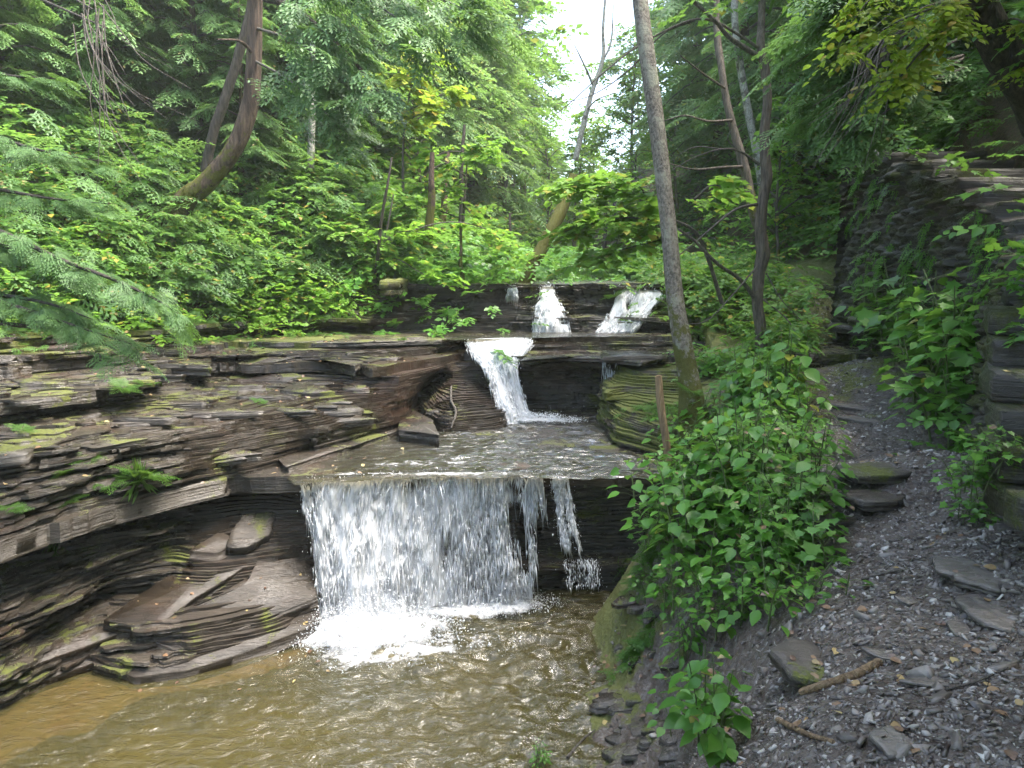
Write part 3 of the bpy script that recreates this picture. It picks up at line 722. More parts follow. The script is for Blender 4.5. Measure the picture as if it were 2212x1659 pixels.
RFt = [(3.3, -1, 1.7), (3.6, 1.5, 2.0), (3.95, 3.6, 2.45), (4.95, 5.5, 3.25), (5.75, 7.5, 4.05), (5.9, 10.0, 4.9), (6.0, 11.0, 4.2), (6.0, 13, 3.5), (6.0, 18, 3.6), (5.4, 26, 4.2), (4.6, 34, 5.0), (4.2, 45, 6)]
RD = [(1, .1)] * 3 + [(.95, .2)] * 3 + [(.95, .3)] * 6
hr, HR = strip('right_hillside', RFt, RD, lambda d: 1.35 * d - .012 * d * d + .3 * np.sin(d * 1.7), 240, 100, 30, M['soil'], .55, 90)
tag(hr, 'dark steep hillside rising beside the stone staircase', 'hillside')
xs = np.linspace(-2.5, 6.8, 90); ys = np.linspace(12.7, 60, 160); X, Y = np.meshgrid(xs, ys)
Z = np.where(Y < 13.2, 2.86, 2.9) + .028 * (Y - 13) + .5 * sstep(-.4, -2, X) * sstep(13, 14, Y) + .06 * fbm(X, Y, 0, 99, 3) * sstep(13, 15, Y) + 2 * sstep(42, 60, Y)
fl = grid('valley_floor', X, Y, Z, M['soil']); tag(fl, 'shaded forest floor and stream bed beyond the upper falls', 'ground', kind='structure')
# far ground closing the view
X, Y = np.meshgrid(np.linspace(-70, 80, 60), np.linspace(-60, 120, 60))
Z = -1.2 + .0 * X + np.where(Y > 45, (Y - 45) * .06, 0) + .9 * fbm(X * .1, Y * .1, 0, 5, 3)
fg = grid('ground', X, Y, Z, M['soil']); tag(fg, 'wide forest ground around and under the gorge', 'ground', kind='structure')

# stream beds
X, Y = np.meshgrid(np.arange(-6.5, 2.4, .03), np.arange(-.5, 7.2, .03))
zb = -.42 + .05 * fbm(X * 1.5, Y * 1.5, 0, 31, 4)
# shallow submerged slab along the left with a ragged edge
edge = [tuple(atz(u, v, -.045)[:2]) for u, v in ((-300, 1760), (0, 1630), (110, 1570), (190, 1562), (290, 1490), (330, 1480), (480, 1462), (560, 1440), (680, 1400), (690, 1330), (0, 1330), (-600, 1500))]
sdE = sdf_poly(edge, X, Y) + .05 + .05 * vn(X * 3, Y * 3, 0, 33) + .02 * vn(X * 9, Y * 9, 0, 35)
zb = np.where(sdE > 0, -.045 + .02 * vn(X * 2, Y * 2, 0, 34), zb)
def bed_material():
    k = NT('stream_bed'); g = k.n('ShaderNodeNewGeometry'); pos = g.outputs['Position']
    a = k.noise(pos, 2.2, 6, .65, .5)
    z = k.n('ShaderNodeSeparateXYZ', {'Vector': pos}).outputs[2]
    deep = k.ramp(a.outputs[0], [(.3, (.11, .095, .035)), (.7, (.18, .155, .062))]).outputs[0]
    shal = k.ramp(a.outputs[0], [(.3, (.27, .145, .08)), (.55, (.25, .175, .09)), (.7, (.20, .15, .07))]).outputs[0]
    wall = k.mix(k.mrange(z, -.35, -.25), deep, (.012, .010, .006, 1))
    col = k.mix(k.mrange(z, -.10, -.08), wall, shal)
    return k.end(k.pbsdf(col, .7, k.bump(a.outputs[0], .3, .02)))
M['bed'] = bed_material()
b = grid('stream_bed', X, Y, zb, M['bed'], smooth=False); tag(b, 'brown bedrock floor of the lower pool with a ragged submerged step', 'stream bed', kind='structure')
# ------------------------------------------------------------------ water surfaces
def attr(o, name, arr, vec=False):
    a = o.data.attributes.new(name, 'FLOAT_VECTOR' if vec else 'FLOAT', 'POINT')
    a.data.foreach_set('vector' if vec else 'value', np.asarray(arr, np.float32).ravel())

def wsurf(name, bounds, res, z, mat, poly=None, amp=lambda X, Y: .006, label='', zfun=None, seed=0):
    X, Y = np.meshgrid(np.arange(bounds[0], bounds[1], res), np.arange(bounds[2], bounds[3], res))
    A = amp(X, Y)
    w = fbm(X * 2.6 + Y * .8, Y * 5.2 - X * 1.3, 0, 200 + seed, 3, .5) + .10 * vn(X * 15, Y * 24, 0, 210 + seed)
    w = w - .6 * abs(vn(X * 6 + Y * 2, Y * 10, 0, 215 + seed))
    Z = z + A * w
    if zfun is not None: Z = Z + zfun(X, Y)
    if poly is None: return tag(grid(name, X, Y, Z, mat), label, 'water', kind='structure')
    f = sdf_poly(poly, X, Y); keep = f > 0
    ny, nx = X.shape
    kc = keep[:-1, :-1] | keep[:-1, 1:] | keep[1:, 1:] | keep[1:, :-1]
    i = np.arange(ny - 1)[:, None] * nx; j = np.arange(nx - 1)[None, :]
    Q = np.stack([i + j, i + j + 1, i + nx + j + 1, i + nx + j], -1)[kc]
    used, inv = np.unique(Q.ravel(), return_inverse=True)
    V = np.stack([X, Y, Z], -1).reshape(-1, 3)[used]
    o = mesh_np(name, V, np.full(len(Q), 4), inv, mat, None, True)
    return tag(o, label, 'water', kind='structure')
FOOT = np.array([-.35, 6.75])
wsurf('lower_pool_water', (-6.4, 1.6, -1.5, 7.1), .028, 0.0, M['water'],
      amp=lambda X, Y: .008 + .046 * sstep(-1.9, -.1, X + .25 * (Y - 4)) + .03 * np.exp(-((X + .6) ** 2 / 2.2 + (Y - 6.3) ** 2 / .5)),
      label='murky olive brown water of the lower pool with bright ripples')
P2 = pz([(640, 1044), (700, 1037), (760, 1040), (830, 1033), (900, 1033), (960, 1028), (1030, 1033), (1100, 1029), (1170, 1034), (1240, 1030), (1300, 1033), (1360, 1028), (1430, 1031), (1500, 980), (1440, 940), (1310, 900), (1300, 870), (1120, 870), (1090, 900), (960, 925), (850, 925), (690, 970), (600, 1000)], 1.28)
wsurf('shelf_water', (-3.2, 2.4, 6.4, 10.6), .026, 1.283, M['water2'], P2,
      amp=lambda X, Y: .006 + .026 * sstep(-1.6, -.2, X) + .012 * np.exp(-((X - .5) ** 2 / 1.2 + (Y - 9.2) ** 2 / .3)),
      label='shallow water sliding over the shelf between the lower and middle falls', seed=3,
      zfun=lambda X, Y: -.02 * sstep(-1.2, -2.2, X) - .016 * sstep(.9, 1.4, X))
P3 = pz([(700, 730), (1000, 735), (1160, 729), (1300, 727), (1600, 720), (1600, 712), (700, 713)], 2.25)
wsurf('upper_shelf_water', (-3.4, 4.2, 9.8, 12.6), .04, 2.252, M['water2'], P3, amp=lambda X, Y: .006, label='thin water on the ledge at the foot of the upper falls', seed=5,
      zfun=lambda X, Y: -.03 * sstep(-.9, -1.8, X) - .02 * sstep(1.0, 2.0, X))
wsurf('upstream_water', (-2.2, 4.0, 12.25, 30), .06, 2.965, M['water2'], None, amp=lambda X, Y: .01, label='stream water above the upper falls', seed=7, zfun=lambda X, Y: .028 * (Y - 12.4) - .25 * (sstep(-1.0, -1.9, X) + sstep(2.8, 3.6, X)))

# ------------------------------------------------------------------ falls: a streaky sheet, strands and drops
STREAK_V = np.array([[0, -.5, 0], [.5, -.1, .15], [0, .5, 0], [-.5, -.1, .15], [0, -.1, -.35]])
STREAK_F = [[0, 1, 4], [1, 2, 4], [2, 3, 4], [3, 0, 4], [0, 3, 1], [1, 3, 2]]
def fall(name, secs, prof_dens, n_streak, n_drop, label, wid=.009, length=.12, sheet=True, spread=.05, seed=0, nt=60, ns=120, sheetd=0.0):
    """secs: list of cross sections along the lip, each a list of (x,y,z) from lip to foot"""
    r = np.random.default_rng(seed)
    secs = [smooth_path(s, nt) for s in secs]
    G = np.array(secs)                                   # (k, nt, 3)
    S_ = np.stack([smooth_path(G[:, j], ns) for j in range(nt)], 1)    # (ns, nt, 3)
    s = np.linspace(0, 1, ns)[:, None] * np.ones(nt); t = np.linspace(0, 1, nt)[None, :] * np.ones((ns, 1))
    D = prof_dens(s, t)
    W = np.linalg.norm(S_[-1, :] - S_[0, :], axis=1).mean(); H = np.linalg.norm(np.diff(S_, axis=1), axis=2).sum(1).mean()
    P = S_.copy()
    nrm = np.array([0, -1, .25])
    bumpy = .06 * fbm(s * W * 9, t * H * 3, 0, seed + 60, 4) + .02 * vn(s * W * 30, t * H * 9, 0, seed + 65)
    P = P + nrm * (bumpy * (1 - np.exp(-t * 6)) + .004)[..., None]
    mb = MB()
    root = empty(name, tuple(P[ns // 2, nt - 1]))
    tag(root, label, 'waterfall', kind='structure')
    loc = np.array(root.location)
    if sheet:
        o = grid('water_sheet', P[..., 0] - loc[0], P[..., 1] - loc[1], P[..., 2] - loc[2], M['fall'], True, root)
        attr(o, 'dens', D + sheetd); attr(o, 'flow', np.stack([s * W, t * H + seed, 0 * s], -1), True)
        P2_ = P + nrm * (.03 + .035 * fbm(s * W * 7, t * H * 2.5, 0, seed + 66, 3))[..., None] * np.clip(t * 4, 0, 1)[..., None] + np.array([0, 0, .0])
        o = grid('water_sheet', P2_[..., 0] - loc[0], P2_[..., 1] - loc[1], P2_[..., 2] - loc[2], M['fall'], True, root)
        attr(o, 'dens', D + sheetd - .04); attr(o, 'flow', np.stack([s * W + 7.3, t * H + seed + 3, 0 * s], -1), True)
    # strands sampled by density
    def sample(n, pw=1.0):
        a = r.integers(0, ns - 1, n * 6); b = r.integers(4, nt - 2, n * 6)
        clump = vn(a / ns * W * 15, b / nt * H * 4, 0, seed + 70) * .55 + .45 * vn(a / ns * W * 5, b / nt * H * 3.5, 0, seed + 71)
        k = r.random(n * 6) < np.clip(D[a, b] + clump, 0, 1) ** pw
        a, b = a[k][:n], b[k][:n]; fa = r.random(len(a))[:, None]; fb = r.random(len(a))[:, None]
        p = (P[a, b] * (1 - fa) + P[a + 1, b] * fa) * (1 - fb) + (P[a, b + 1] * (1 - fa) + P[a + 1, b + 1] * fa) * fb
        d = P[a, b + 1] - P[a, b]
        return p, d, b / nt
    p, d, tt = sample(n_streak)
    d = d / (np.linalg.norm(d, axis=1)[:, None] + 1e-9); d[:, 2] -= .35 * np.clip(tt * 6, 0, 1); d += r.normal(0, .12, d.shape) * np.clip(tt * 8, .1, 1)[:, None]
    sel_len = length * r.lognormal(0, .5, len(p)) * np.clip(.25 + tt * 5, 0, 1); p = p + (d / np.linalg.norm(d, axis=1)[:, None]) * sel_len[:, None] * .5
    p = p + nrm * (np.abs(r.normal(0, spread * .5, len(p))) * (.2 + tt))[:, None] + r.normal(0, .008, p.shape)
    sc = np.stack([wid * r.lognormal(0, .45, len(p)), sel_len, wid * r.lognormal(0, .4, len(p))], -1)
    mb.scatter(STREAK_V, STREAK_F, mats_from(p - loc, r.normal(0, 1, p.shape), d, sc))
    p, d, tt = sample(n_drop)
    p = p + nrm * (np.abs(r.normal(0, spread * 2.2, len(p))) * (.2 + tt))[:, None] + r.normal(0, .03, p.shape)
    sc = wid * .5 * r.lognormal(0, .5, len(p))
    mb.scatter(STREAK_V, STREAK_F, mats_from(p - loc, r.normal(0, 1, p.shape), r.normal(0, .4, p.shape) + [0, 0, -1], np.stack([sc, sc * 1.8, sc], -1)))
    mb.build('strands', M['white'], root, True)
    return root
A_ = lambda u, v, Y: tuple(aty(u, v, Y))
def dlow(s, t):
    d = .27 + .55 * np.exp(-((s - .26) / .20) ** 2) * (1 - .1 * t) + .30 * np.exp(-((s - .62) / .20) ** 2) * (1 - .5 * t)
    d += .45 * np.exp(-((t - .02) / .07) ** 2) + .35 * np.exp(-((s - .2) / .2) ** 2) * sstep(.35, .8, t)
    d -= .18 * np.exp(-((t - .22) / .08) ** 2) * (s < .5)
    d -= .15 * np.exp(-((s - .30) / .035) ** 2 - ((t - .78) / .12) ** 2)       # dark gap in the foam
    d -= .10 * sstep(.88, 1, s) + .10 * sstep(.05, 0, s)
    d += .15 * np.exp(-((t - .35) / .05) ** 2) * sstep(.55, .7, s)
    return np.clip(d + .24 * fbm(s * 11, t * 4.5, 0, 77, 4), 0, 1)
fall('lower_waterfall', [
    [A_(650, 1036, 6.75), A_(652, 1050, 6.66), A_(658, 1090, 6.60), A_(672, 1150, 6.52), A_(685, 1250, 6.42), A_(695, 1345, 6.38)],
    [A_(760, 1030, 6.85), A_(758, 1046, 6.72), A_(750, 1100, 6.62), A_(748, 1170, 6.50), A_(745, 1250, 6.40), A_(745, 1345, 6.34)],
    [A_(870, 1024, 6.95), A_(868, 1040, 6.80), A_(862, 1090, 6.72), A_(855, 1170, 6.62), A_(850, 1250, 6.52), A_(850, 1325, 6.45)],
    [A_(1000, 1020, 7.0), A_(1000, 1036, 6.85), A_(1002, 1090, 6.78), A_(1002, 1170, 6.72), A_(1005, 1230, 6.70), A_(1005, 1295, 6.66)],
    [A_(1110, 1020, 7.0), A_(1110, 1036, 6.85), A_(1112, 1090, 6.80), A_(1118, 1170, 6.76), A_(1122, 1230, 6.72), A_(1125, 1282, 6.70)],
    [A_(1170, 1020, 7.0), A_(1172, 1038, 6.85), A_(1180, 1110, 6.79), A_(1190, 1180, 6.75), A_(1196, 1230, 6.72), A_(1202, 1275, 6.70)]],
     dlow, 13000, 4500, 'broad white lower waterfall dropping over the shelf into the brown pool', seed=11)
fall('side_trickle', [
    [A_(1195, 1026, 6.95), A_(1196, 1040, 6.8), A_(1205, 1110, 6.75), A_(1215, 1180, 6.7)],
    [A_(1225, 1027, 6.95), A_(1228, 1045, 6.8), A_(1240, 1120, 6.75), A_(1258, 1190, 6.7)]],
     lambda s, t: np.clip(.50 - .05 * t + .5 * (fbm(s * 6, t * 2, 0, 91, 2)), 0, 1), 1300, 900, 'thin broken trickle falling just right of the lower waterfall', wid=.008, length=.07, seed=12, ns=30, sheetd=-.12)
fall('lowest_trickle', [
    [A_(1215, 1205, 6.62), A_(1218, 1222, 6.58), A_(1222, 1250, 6.56), A_(1224, 1268, 6.55)],
    [A_(1290, 1203, 6.66), A_(1292, 1220, 6.62), A_(1296, 1248, 6.6), A_(1298, 1264, 6.58)]],
     lambda s, t: np.clip(.35 + .4 * (fbm(s * 6, t * 2, 0, 91, 2)), 0, 1), 260, 200, 'short trickle dripping off the lowest ledge beside the lower pool', wid=.006, length=.04, seed=13, ns=30, sheetd=-.3)
def dmid(s, t):
    return np.clip(.46 + .40 * np.exp(-((s - .5) / .26) ** 2) - .35 * sstep(.10, 0, s) - .35 * sstep(.9, 1, s) + .35 * fbm(s * 7, t * 3, 0, 78, 4) - .35 * sstep(.6, 1, s) * (t < .2) , 0, 1)
fall('middle_waterfall', [
    [A_(1000, 734, 10.45), A_(1005, 745, 10.25), A_(1020, 768, 9.95), A_(1040, 790, 9.72), A_(1052, 830, 9.50), A_(1070, 880, 9.25), A_(1086, 918, 9.12)],
    [A_(1050, 731, 10.55), A_(1050, 742, 10.35), A_(1055, 765, 10.05), A_(1068, 788, 9.82), A_(1085, 830, 9.62), A_(1100, 880, 9.38), A_(1110, 916, 9.2)],
    [A_(1105, 730, 10.6), A_(1105, 742, 10.4), A_(1098, 764, 10.15), A_(1095, 788, 9.90), A_(1105, 830, 9.72), A_(1118, 880, 9.52), A_(1125, 912, 9.35)],
    [A_(1158, 729, 10.62), A_(1158, 742, 10.42), A_(1140, 763, 10.2), A_(1122, 786, 9.97), A_(1126, 830, 9.80), A_(1140, 880, 9.60), A_(1156, 910, 9.42)]],
     dmid, 5000, 1800, 'narrow white middle waterfall funnelling beside the dark rock hollow', wid=.014, length=.12, seed=14, spread=.035, sheetd=.12)
fall('cave_trickle', [
    [A_(1300, 776, 9.9), A_(1300, 790, 9.78), A_(1302, 830, 9.75), A_(1300, 868, 9.72)],
    [A_(1332, 777, 9.9), A_(1333, 790, 9.78), A_(1334, 830, 9.75), A_(1334, 850, 9.72)]],
     lambda s, t: np.clip(.30 + .5 * fbm(s * 7, t * 2, 0, 95, 2), 0, 1), 260, 160, 'fine threads of water dripping across the mouth of the rock hollow', wid=.008, length=.10, seed=15, ns=30, sheetd=-.3)
def dup_(s, t): return np.clip(.50 + .15 * t + .6 * fbm(s * 5, t * 2.5, 0, 79, 3) - .5 * sstep(.12, 0, s) - .5 * sstep(.88, 1, s), 0, 1)
fall('upper_left_waterfall', [
    [A_(1168, 617, 12.5), A_(1168, 626, 12.3), A_(1166, 642, 12.1), A_(1154, 662, 11.95), A_(1150, 690, 11.8), A_(1152, 718, 11.68)],
    [A_(1183, 617, 12.5), A_(1183, 626, 12.3), A_(1184, 648, 12.1), A_(1182, 660, 11.9), A_(1186, 690, 11.75), A_(1190, 719, 11.65)],
    [A_(1198, 617, 12.5), A_(1198, 626, 12.3), A_(1200, 642, 12.1), A_(1216, 662, 11.95), A_(1228, 690, 11.8), A_(1236, 718, 11.68)]],
     dup_, 3000, 1500, 'slim upper waterfall spreading into a skirt on the left of the top ledge', wid=.013, length=.09, seed=16, spread=.03, ns=50, sheetd=.1)
fall('upper_corner_trickle', [
    [A_(1098, 617, 12.4), A_(1098, 624, 12.2), A_(1097, 632, 12.18), A_(1094, 640, 12.15)],
    [A_(1118, 617, 12.4), A_(1117, 624, 12.2), A_(1118, 632, 12.18), A_(1120, 642, 12.15)]],
     lambda s, t: np.clip(.55 + .4 * fbm(s * 6, t * 4, 0, 79, 3), 0, 1), 500, 150, 'tiny trickle at the far left corner of the top ledge', wid=.01, length=.08, seed=17, ns=20, spread=.01)
fall('upper_right_waterfall', [
    [A_(1326, 620, 12.5), A_(1324, 632, 12.3), A_(1318, 655, 12.1), A_(1310, 680, 11.9), A_(1300, 700, 11.75), A_(1285, 718, 11.6)],
    [A_(1350, 620, 12.5), A_(1348, 632, 12.3), A_(1342, 655, 12.1), A_(1338, 680, 11.9), A_(1330, 700, 11.75), A_(1322, 719, 11.6)],
    [A_(1375, 620, 12.5), A_(1374, 632, 12.3), A_(1368, 655, 12.1), A_(1366, 680, 11.9), A_(1356, 700, 11.75), A_(1345, 718, 11.6)],
    [A_(1402, 621, 12.5), A_(1408, 634, 12.25), A_(1404, 650, 12.05), A_(1390, 672, 11.85), A_(1375, 695, 11.7), A_(1362, 714, 11.6)],
    [A_(1432, 623, 12.5), A_(1440, 642, 12.2), A_(1424, 655, 12.0), A_(1402, 675, 11.8), A_(1385, 697, 11.68), A_(1368, 714, 11.6)]],
     dup_, 5500, 2500, 'wide upper waterfall fanning down on the right of the top ledge', wid=.013, length=.09, seed=18, spread=.03, ns=80, sheetd=.05)

# ------------------------------------------------------------------ foam
def foam(name, cx, cy, z, rx, ry, rot, label, n=3500, seed=0, bump=.05, dmax=.62, res=.03):
    X, Y = np.meshgrid(np.arange(-1, 1.001, res / rx), np.arange(-1, 1.001, res / ry))
    rr = np.sqrt(X ** 2 + Y ** 2)
    c, s_ = math.cos(rot), math.sin(rot)
    x = X * rx; y = Y * ry
    WX = cx + x * c - y * s_; WY = cy + x * s_ + y * c
    D = dmax * (1 - rr ** 1.6) + .22 * fbm(WX * 2.2, WY * 2.2, 0, seed, 4)
    keep = D > -.05
    Z = z + bump * np.clip(D, 0, 1) * (.6 + fbm(WX * 7, WY * 7, 0, seed + 2, 4)) + .004
    root = tag(empty(name, (cx, cy, z)), label, 'foam', kind='stuff')
    o = grid('foam_sheet', WX - cx, WY - cy, Z - z, M['foam'], True, root)
    attr(o, 'dens', np.clip(D, 0, 1)); attr(o, 'flow', np.stack([WX, WY, 0 * WX], -1), True)
    if n == 0: return root
    r = np.random.default_rng(seed)
    a = r.integers(0, X.shape[0], n * 3); b = r.integers(0, X.shape[1], n * 3)
    k = r.random(n * 3) < np.clip(D[a, b], 0, 1) * 1.3; a, b = a[k][:n], b[k][:n]
    p = np.stack([WX[a, b] - cx, WY[a, b] - cy, Z[a, b] - z], -1) + r.normal(0, .02, (len(a), 3)); p[:, 2] = np.abs(p[:, 2]) + np.abs(r.normal(0, bump * .9, len(a))) * D[a, b]
    sc = .0055 * r.lognormal(0, .6, len(a))
    mb = MB(); mb.scatter(STREAK_V, STREAK_F, mats_from(p, r.normal(0, 1, p.shape), r.normal(0, 1, p.shape), np.stack([sc, sc * 1.6, sc], -1)))
    mb.build('spray_drops', M['white'], root, True)
    return root
c1 = atz(790, 1365, 0); c2 = atz(1010, 1310, 0); c3 = atz(1180, 912, 1.29)
foam('splash_foam', c1[0] + .05, c1[1] - .02, 0, .85, .46, .12, 'thick churning foam where the lower waterfall hits the pool', 12000, 301, .11, 1.25)
foam('foam_apron', c2[0], c2[1], 0, 1.1, .32, .05, 'thinner foam under the right half of the lower waterfall', 5000, 302, .06, 1.05)
foam('drifting_foam_glints', atz(880, 1400, 0)[0], atz(880, 1400, 0)[1], 0, 1.25, .5, .08, 'broken foam streaks and painted ripple glints drifting off in front of the splash', 1200, 303, .02, .66)  # real foam, spread wider so its white also paints ripple reflections
foam('plunge_foam', c3[0] - .05, c3[1] + .05, 1.29, .62, .17, -.04, 'bright foam at the foot of the middle waterfall', 3000, 304, .05, .95)
q = atz(900, 1000, 1.29); foam('shelf_foam_sheen', q[0], q[1], 1.288, 1.25, .42, .1, 'thin white foam streaks and painted sheen on the shelf water before the lower lip', 0, 305, .012, .46)  # foam streaks whose white also paints the bright reflection on the shelf
q = atz(1000, 1026, 1.29); foam('shelf_foam_sheen', q[0] - .1, q[1] + .02, 1.290, 1.7, .13, .0, 'white film of water along the lower lip', 0, 306, .012, .62)
print('water', time.time() - T0)
# ------------------------------------------------------------------ plants: templates
bpy.context.view_layer.update()
DG = bpy.context.evaluated_depsgraph_get()
def hit(u, v, off=0.0):
    d = Vector(ray(u, v)).normalized()
    ok, p, n, i, o, m = S.ray_cast(DG, Vector(EYE), d)
    return np.array(p + d * off) if ok else EYE + np.array(d) * 30
def down(x, y, z=14.0):
    ok, p, n, i, o, m = S.ray_cast(DG, Vector((x, y, z)), Vector((0, 0, -1)))
    return p.z if ok else 0.0
def project(p):
    d = np.asarray(p, float) - EYE
    c, s_ = math.cos(PITCH), math.sin(PITCH)
    yc = d[1] * c - d[2] * s_; zc = d[1] * s_ + d[2] * c
    return np.array([(512 + FPX * d[0] / yc) / RS, (384 - FPX * zc / yc) / RS, yc])

def leaf_template(w=.36, fold=.07, droop=.16, tip=.12):
    ys = [0, .22, .48, .75, 1.0]; ws = [0, .8 * w, w, .62 * w, 0]
    V = []; F = []
    for y in ys: V.append((0, y, -droop * y * y))
    for sgn in (-1, 1):
        b = len(V)
        for y, ww in zip(ys[1:4], ws[1:4]): V.append((sgn * ww, y - .03, fold * ww / w - droop * y * y + (.02 if y > .5 else 0)))
        q = [[0, 1, b], [1, 2, b + 1, b], [2, 3, b + 2, b + 1], [3, 4, b + 2]]
        F += [f if sgn < 0 else f[::-1] for f in q]
    return V, F
LEAF_B = leaf_template()
LEAF_N = leaf_template(.2, .05, .25)
LEAF_S = ([(0, 0, 0), (.34, .45, .06), (0, 1, -.10), (-.34, .45, .06)], [[0, 1, 2], [0, 2, 3]])
# lobed maple-like outline, slightly cupped
_mp = [(0, 0), (.18, .05), (.42, -.02), (.36, .22), (.56, .42), (.30, .48), (.24, .68), (.10, .66), (0, 1.0), (-.10, .66), (-.24, .68), (-.30, .48), (-.56, .42), (-.36, .22), (-.42, -.02), (-.18, .05)]
LEAF_P = ([(x, y, .12 * abs(x) - .12 * y * y) for x, y in _mp] + [(0, .38, -.02)], [[i, (i + 1) % 16, 16] for i in range(16)])

def spray_template(leaf, n=11, length=1.0, size=.26, flat=.12, seed=0, twig=True, droop=.18, comp=1):
    """a flat fan of alternate leaves on one twig; returns merged verts, faces"""
    r = np.random.default_rng(seed); V = []; F = []
    lv = np.asarray(leaf[0], float)
    def put(p, y, z, s):
        m = mats_from(np.array([p]), np.array([z]), np.array([y]), np.array([s]))[0]
        b = len(V); V.extend((lv @ m[:3, :3].T + m[:3, 3]).tolist()); F.extend([[i + b for i in f] for f in leaf[1]])
    for br in range(comp):
        a0 = (br - (comp - 1) / 2) * .75; ca, sa = math.cos(a0), math.sin(a0); L = length * (1 if br == comp // 2 else .72)
        for i in range(n):
            t = (i + 1) / n; sd_ = 1 if i % 2 else -1
            y0 = t * L; x0 = .06 * math.sin(t * 5 + seed)
            p = np.array([x0 * ca + y0 * sa, y0 * ca - x0 * sa, -droop * t * t])
            ang = a0 + (sd_ * R(r.uniform(38, 70)) if i < n - 1 else 0)
            d = np.array([math.sin(ang), math.cos(ang), r.normal(-.12, .15)])
            put(p, d, np.array([r.normal(0, flat), r.normal(0, flat), 1]), size * r.uniform(.75, 1.2) * (1 - .3 * t))
        if twig:
            b = len(V); w = .008
            for t in (0, .5, 1):
                q = np.array([t * L * sa, t * L * ca, -droop * t * t]); V.append((q + [w, 0, 0]).tolist()); V.append((q - [w, 0, 0]).tolist())
            F.extend([[b, b + 2, b + 3, b + 1], [b + 2, b + 4, b + 5, b + 3]])
    return V, F

def frond_template(seed=0, n=12, droop=.32, w=.017, sub=6):
    """one flat hemlock spray, 1 long: side twigs carrying short needled twiglets"""
    r = np.random.default_rng(seed); V = []; F = []
    def q(p, d, L, ww, dz):
        d = d / np.linalg.norm(d); s_ = np.array([-d[1], d[0], 0]) * ww; b = len(V)
        V.extend([(p - s_ * .6).tolist(), (p + d * L * .5 - s_ + [0, 0, dz * .3]).tolist(), (p + d * L + [0, 0, dz]).tolist(), (p + d * L * .5 + s_ + [0, 0, dz * .3]).tolist(), (p + s_ * .6).tolist()])
        F.append([b, b + 1, b + 2, b + 3, b + 4])
    pos = lambda t: np.array([.05 * math.sin(t * 4 + seed), t, -droop * t * t])
    for i in range(n * 2):
        t = .06 + .92 * i / (n * 2); sd_ = 1 if i % 2 else -1
        L = (.46 * (1 - t) ** .75 + .06) * r.uniform(.75, 1.15); a = sd_ * R(r.uniform(42, 62))
        p = pos(t); d = np.array([math.sin(a), math.cos(a), r.normal(-.10, .10)])
        q(p, d, L, w * .8, -.25 * L)
        m = max(2, int(sub * L / .3))
        for j in range(m):
            tt = (j + .8) / (m + .5); s2 = 1 if j % 2 else -1; a2 = a + s2 * R(r.uniform(35, 55))
            q(p + d * L * tt + [0, 0, -.25 * L * tt * tt], np.array([math.sin(a2), math.cos(a2), r.normal(-.1, .12)]), L * .42 * (1 - tt * .6) + .02, w, -.02)
    q(pos(.9), np.array([0, 1, -.3]), .16, w, -.03)
    return V, F
FR = [frond_template(i, 10, .25 + .1 * i, .014, 6) for i in range(3)]
FR_LO = [frond_template(i + 7, 7, .3, .034, 3) for i in range(2)]
FR_MID = [frond_template(i + 20, 8, .3, .026, 4) for i in range(2)]
SP_UNDER = [spray_template(LEAF_P, 7, 1, .34, .2, i, comp=1) for i in range(2)] + [spray_template(LEAF_B, 9, 1, .30, .2, i + 3) for i in range(2)]
SP_LO = [spray_template(LEAF_S, 8, 1, .36, .25, i + 9, twig=False, comp=2) for i in range(3)]
SP_MAP = [spray_template(LEAF_P, 6, 1, .42, .22, i + 30, comp=2) for i in range(2)]
SP_BEECH = [spray_template(LEAF_B, 8, 1, .30, .15, i + 40, comp=2, droop=.3) for i in range(2)]

def scatter_tmpl(mb, tmpls, pos, z, y, sc, r):
    idx = r.integers(0, len(tmpls), len(pos)); Ms = mats_from(pos, z, y, sc)
    for i, t in enumerate(tmpls):
        k = idx == i
        if k.any(): mb.scatter(t[0], t[1], Ms[k])

# ------------------------------------------------------------------ undergrowth (nobody could count it)
def hill_sample(H, n, dmaxidx, s0, s1, r, pw=1.0):
    X, Y, Z = H; a = r.uniform(s0, s1, n) * (X.shape[0] - 2); b = (r.random(n) ** pw) * dmaxidx
    i = a.astype(int); j = b.astype(int); fa = (a - i); fb = (b - j)
    def L(G): return (G[i, j] * (1 - fa) + G[i + 1, j] * fa) * (1 - fb) + (G[i, j + 1] * (1 - fa) + G[i + 1, j + 1] * fa) * fb
    return np.stack([L(X), L(Y), L(Z)], -1)
def visible(p, mu=260, mv=260):
    d = p - EYE; c, s_ = math.cos(PITCH), math.sin(PITCH)
    yc = d[:, 1] * c - d[:, 2] * s_; zc = d[:, 1] * s_ + d[:, 2] * c
    with np.errstate(all='ignore'):
        u = (512 + FPX * d[:, 0] / yc) / RS; v = (384 - FPX * zc / yc) / RS
    return (yc > .5) & (u > -mu) & (u < 2212 + mu) & (v > -mv) & (v < 1659 + mv), u, v, yc
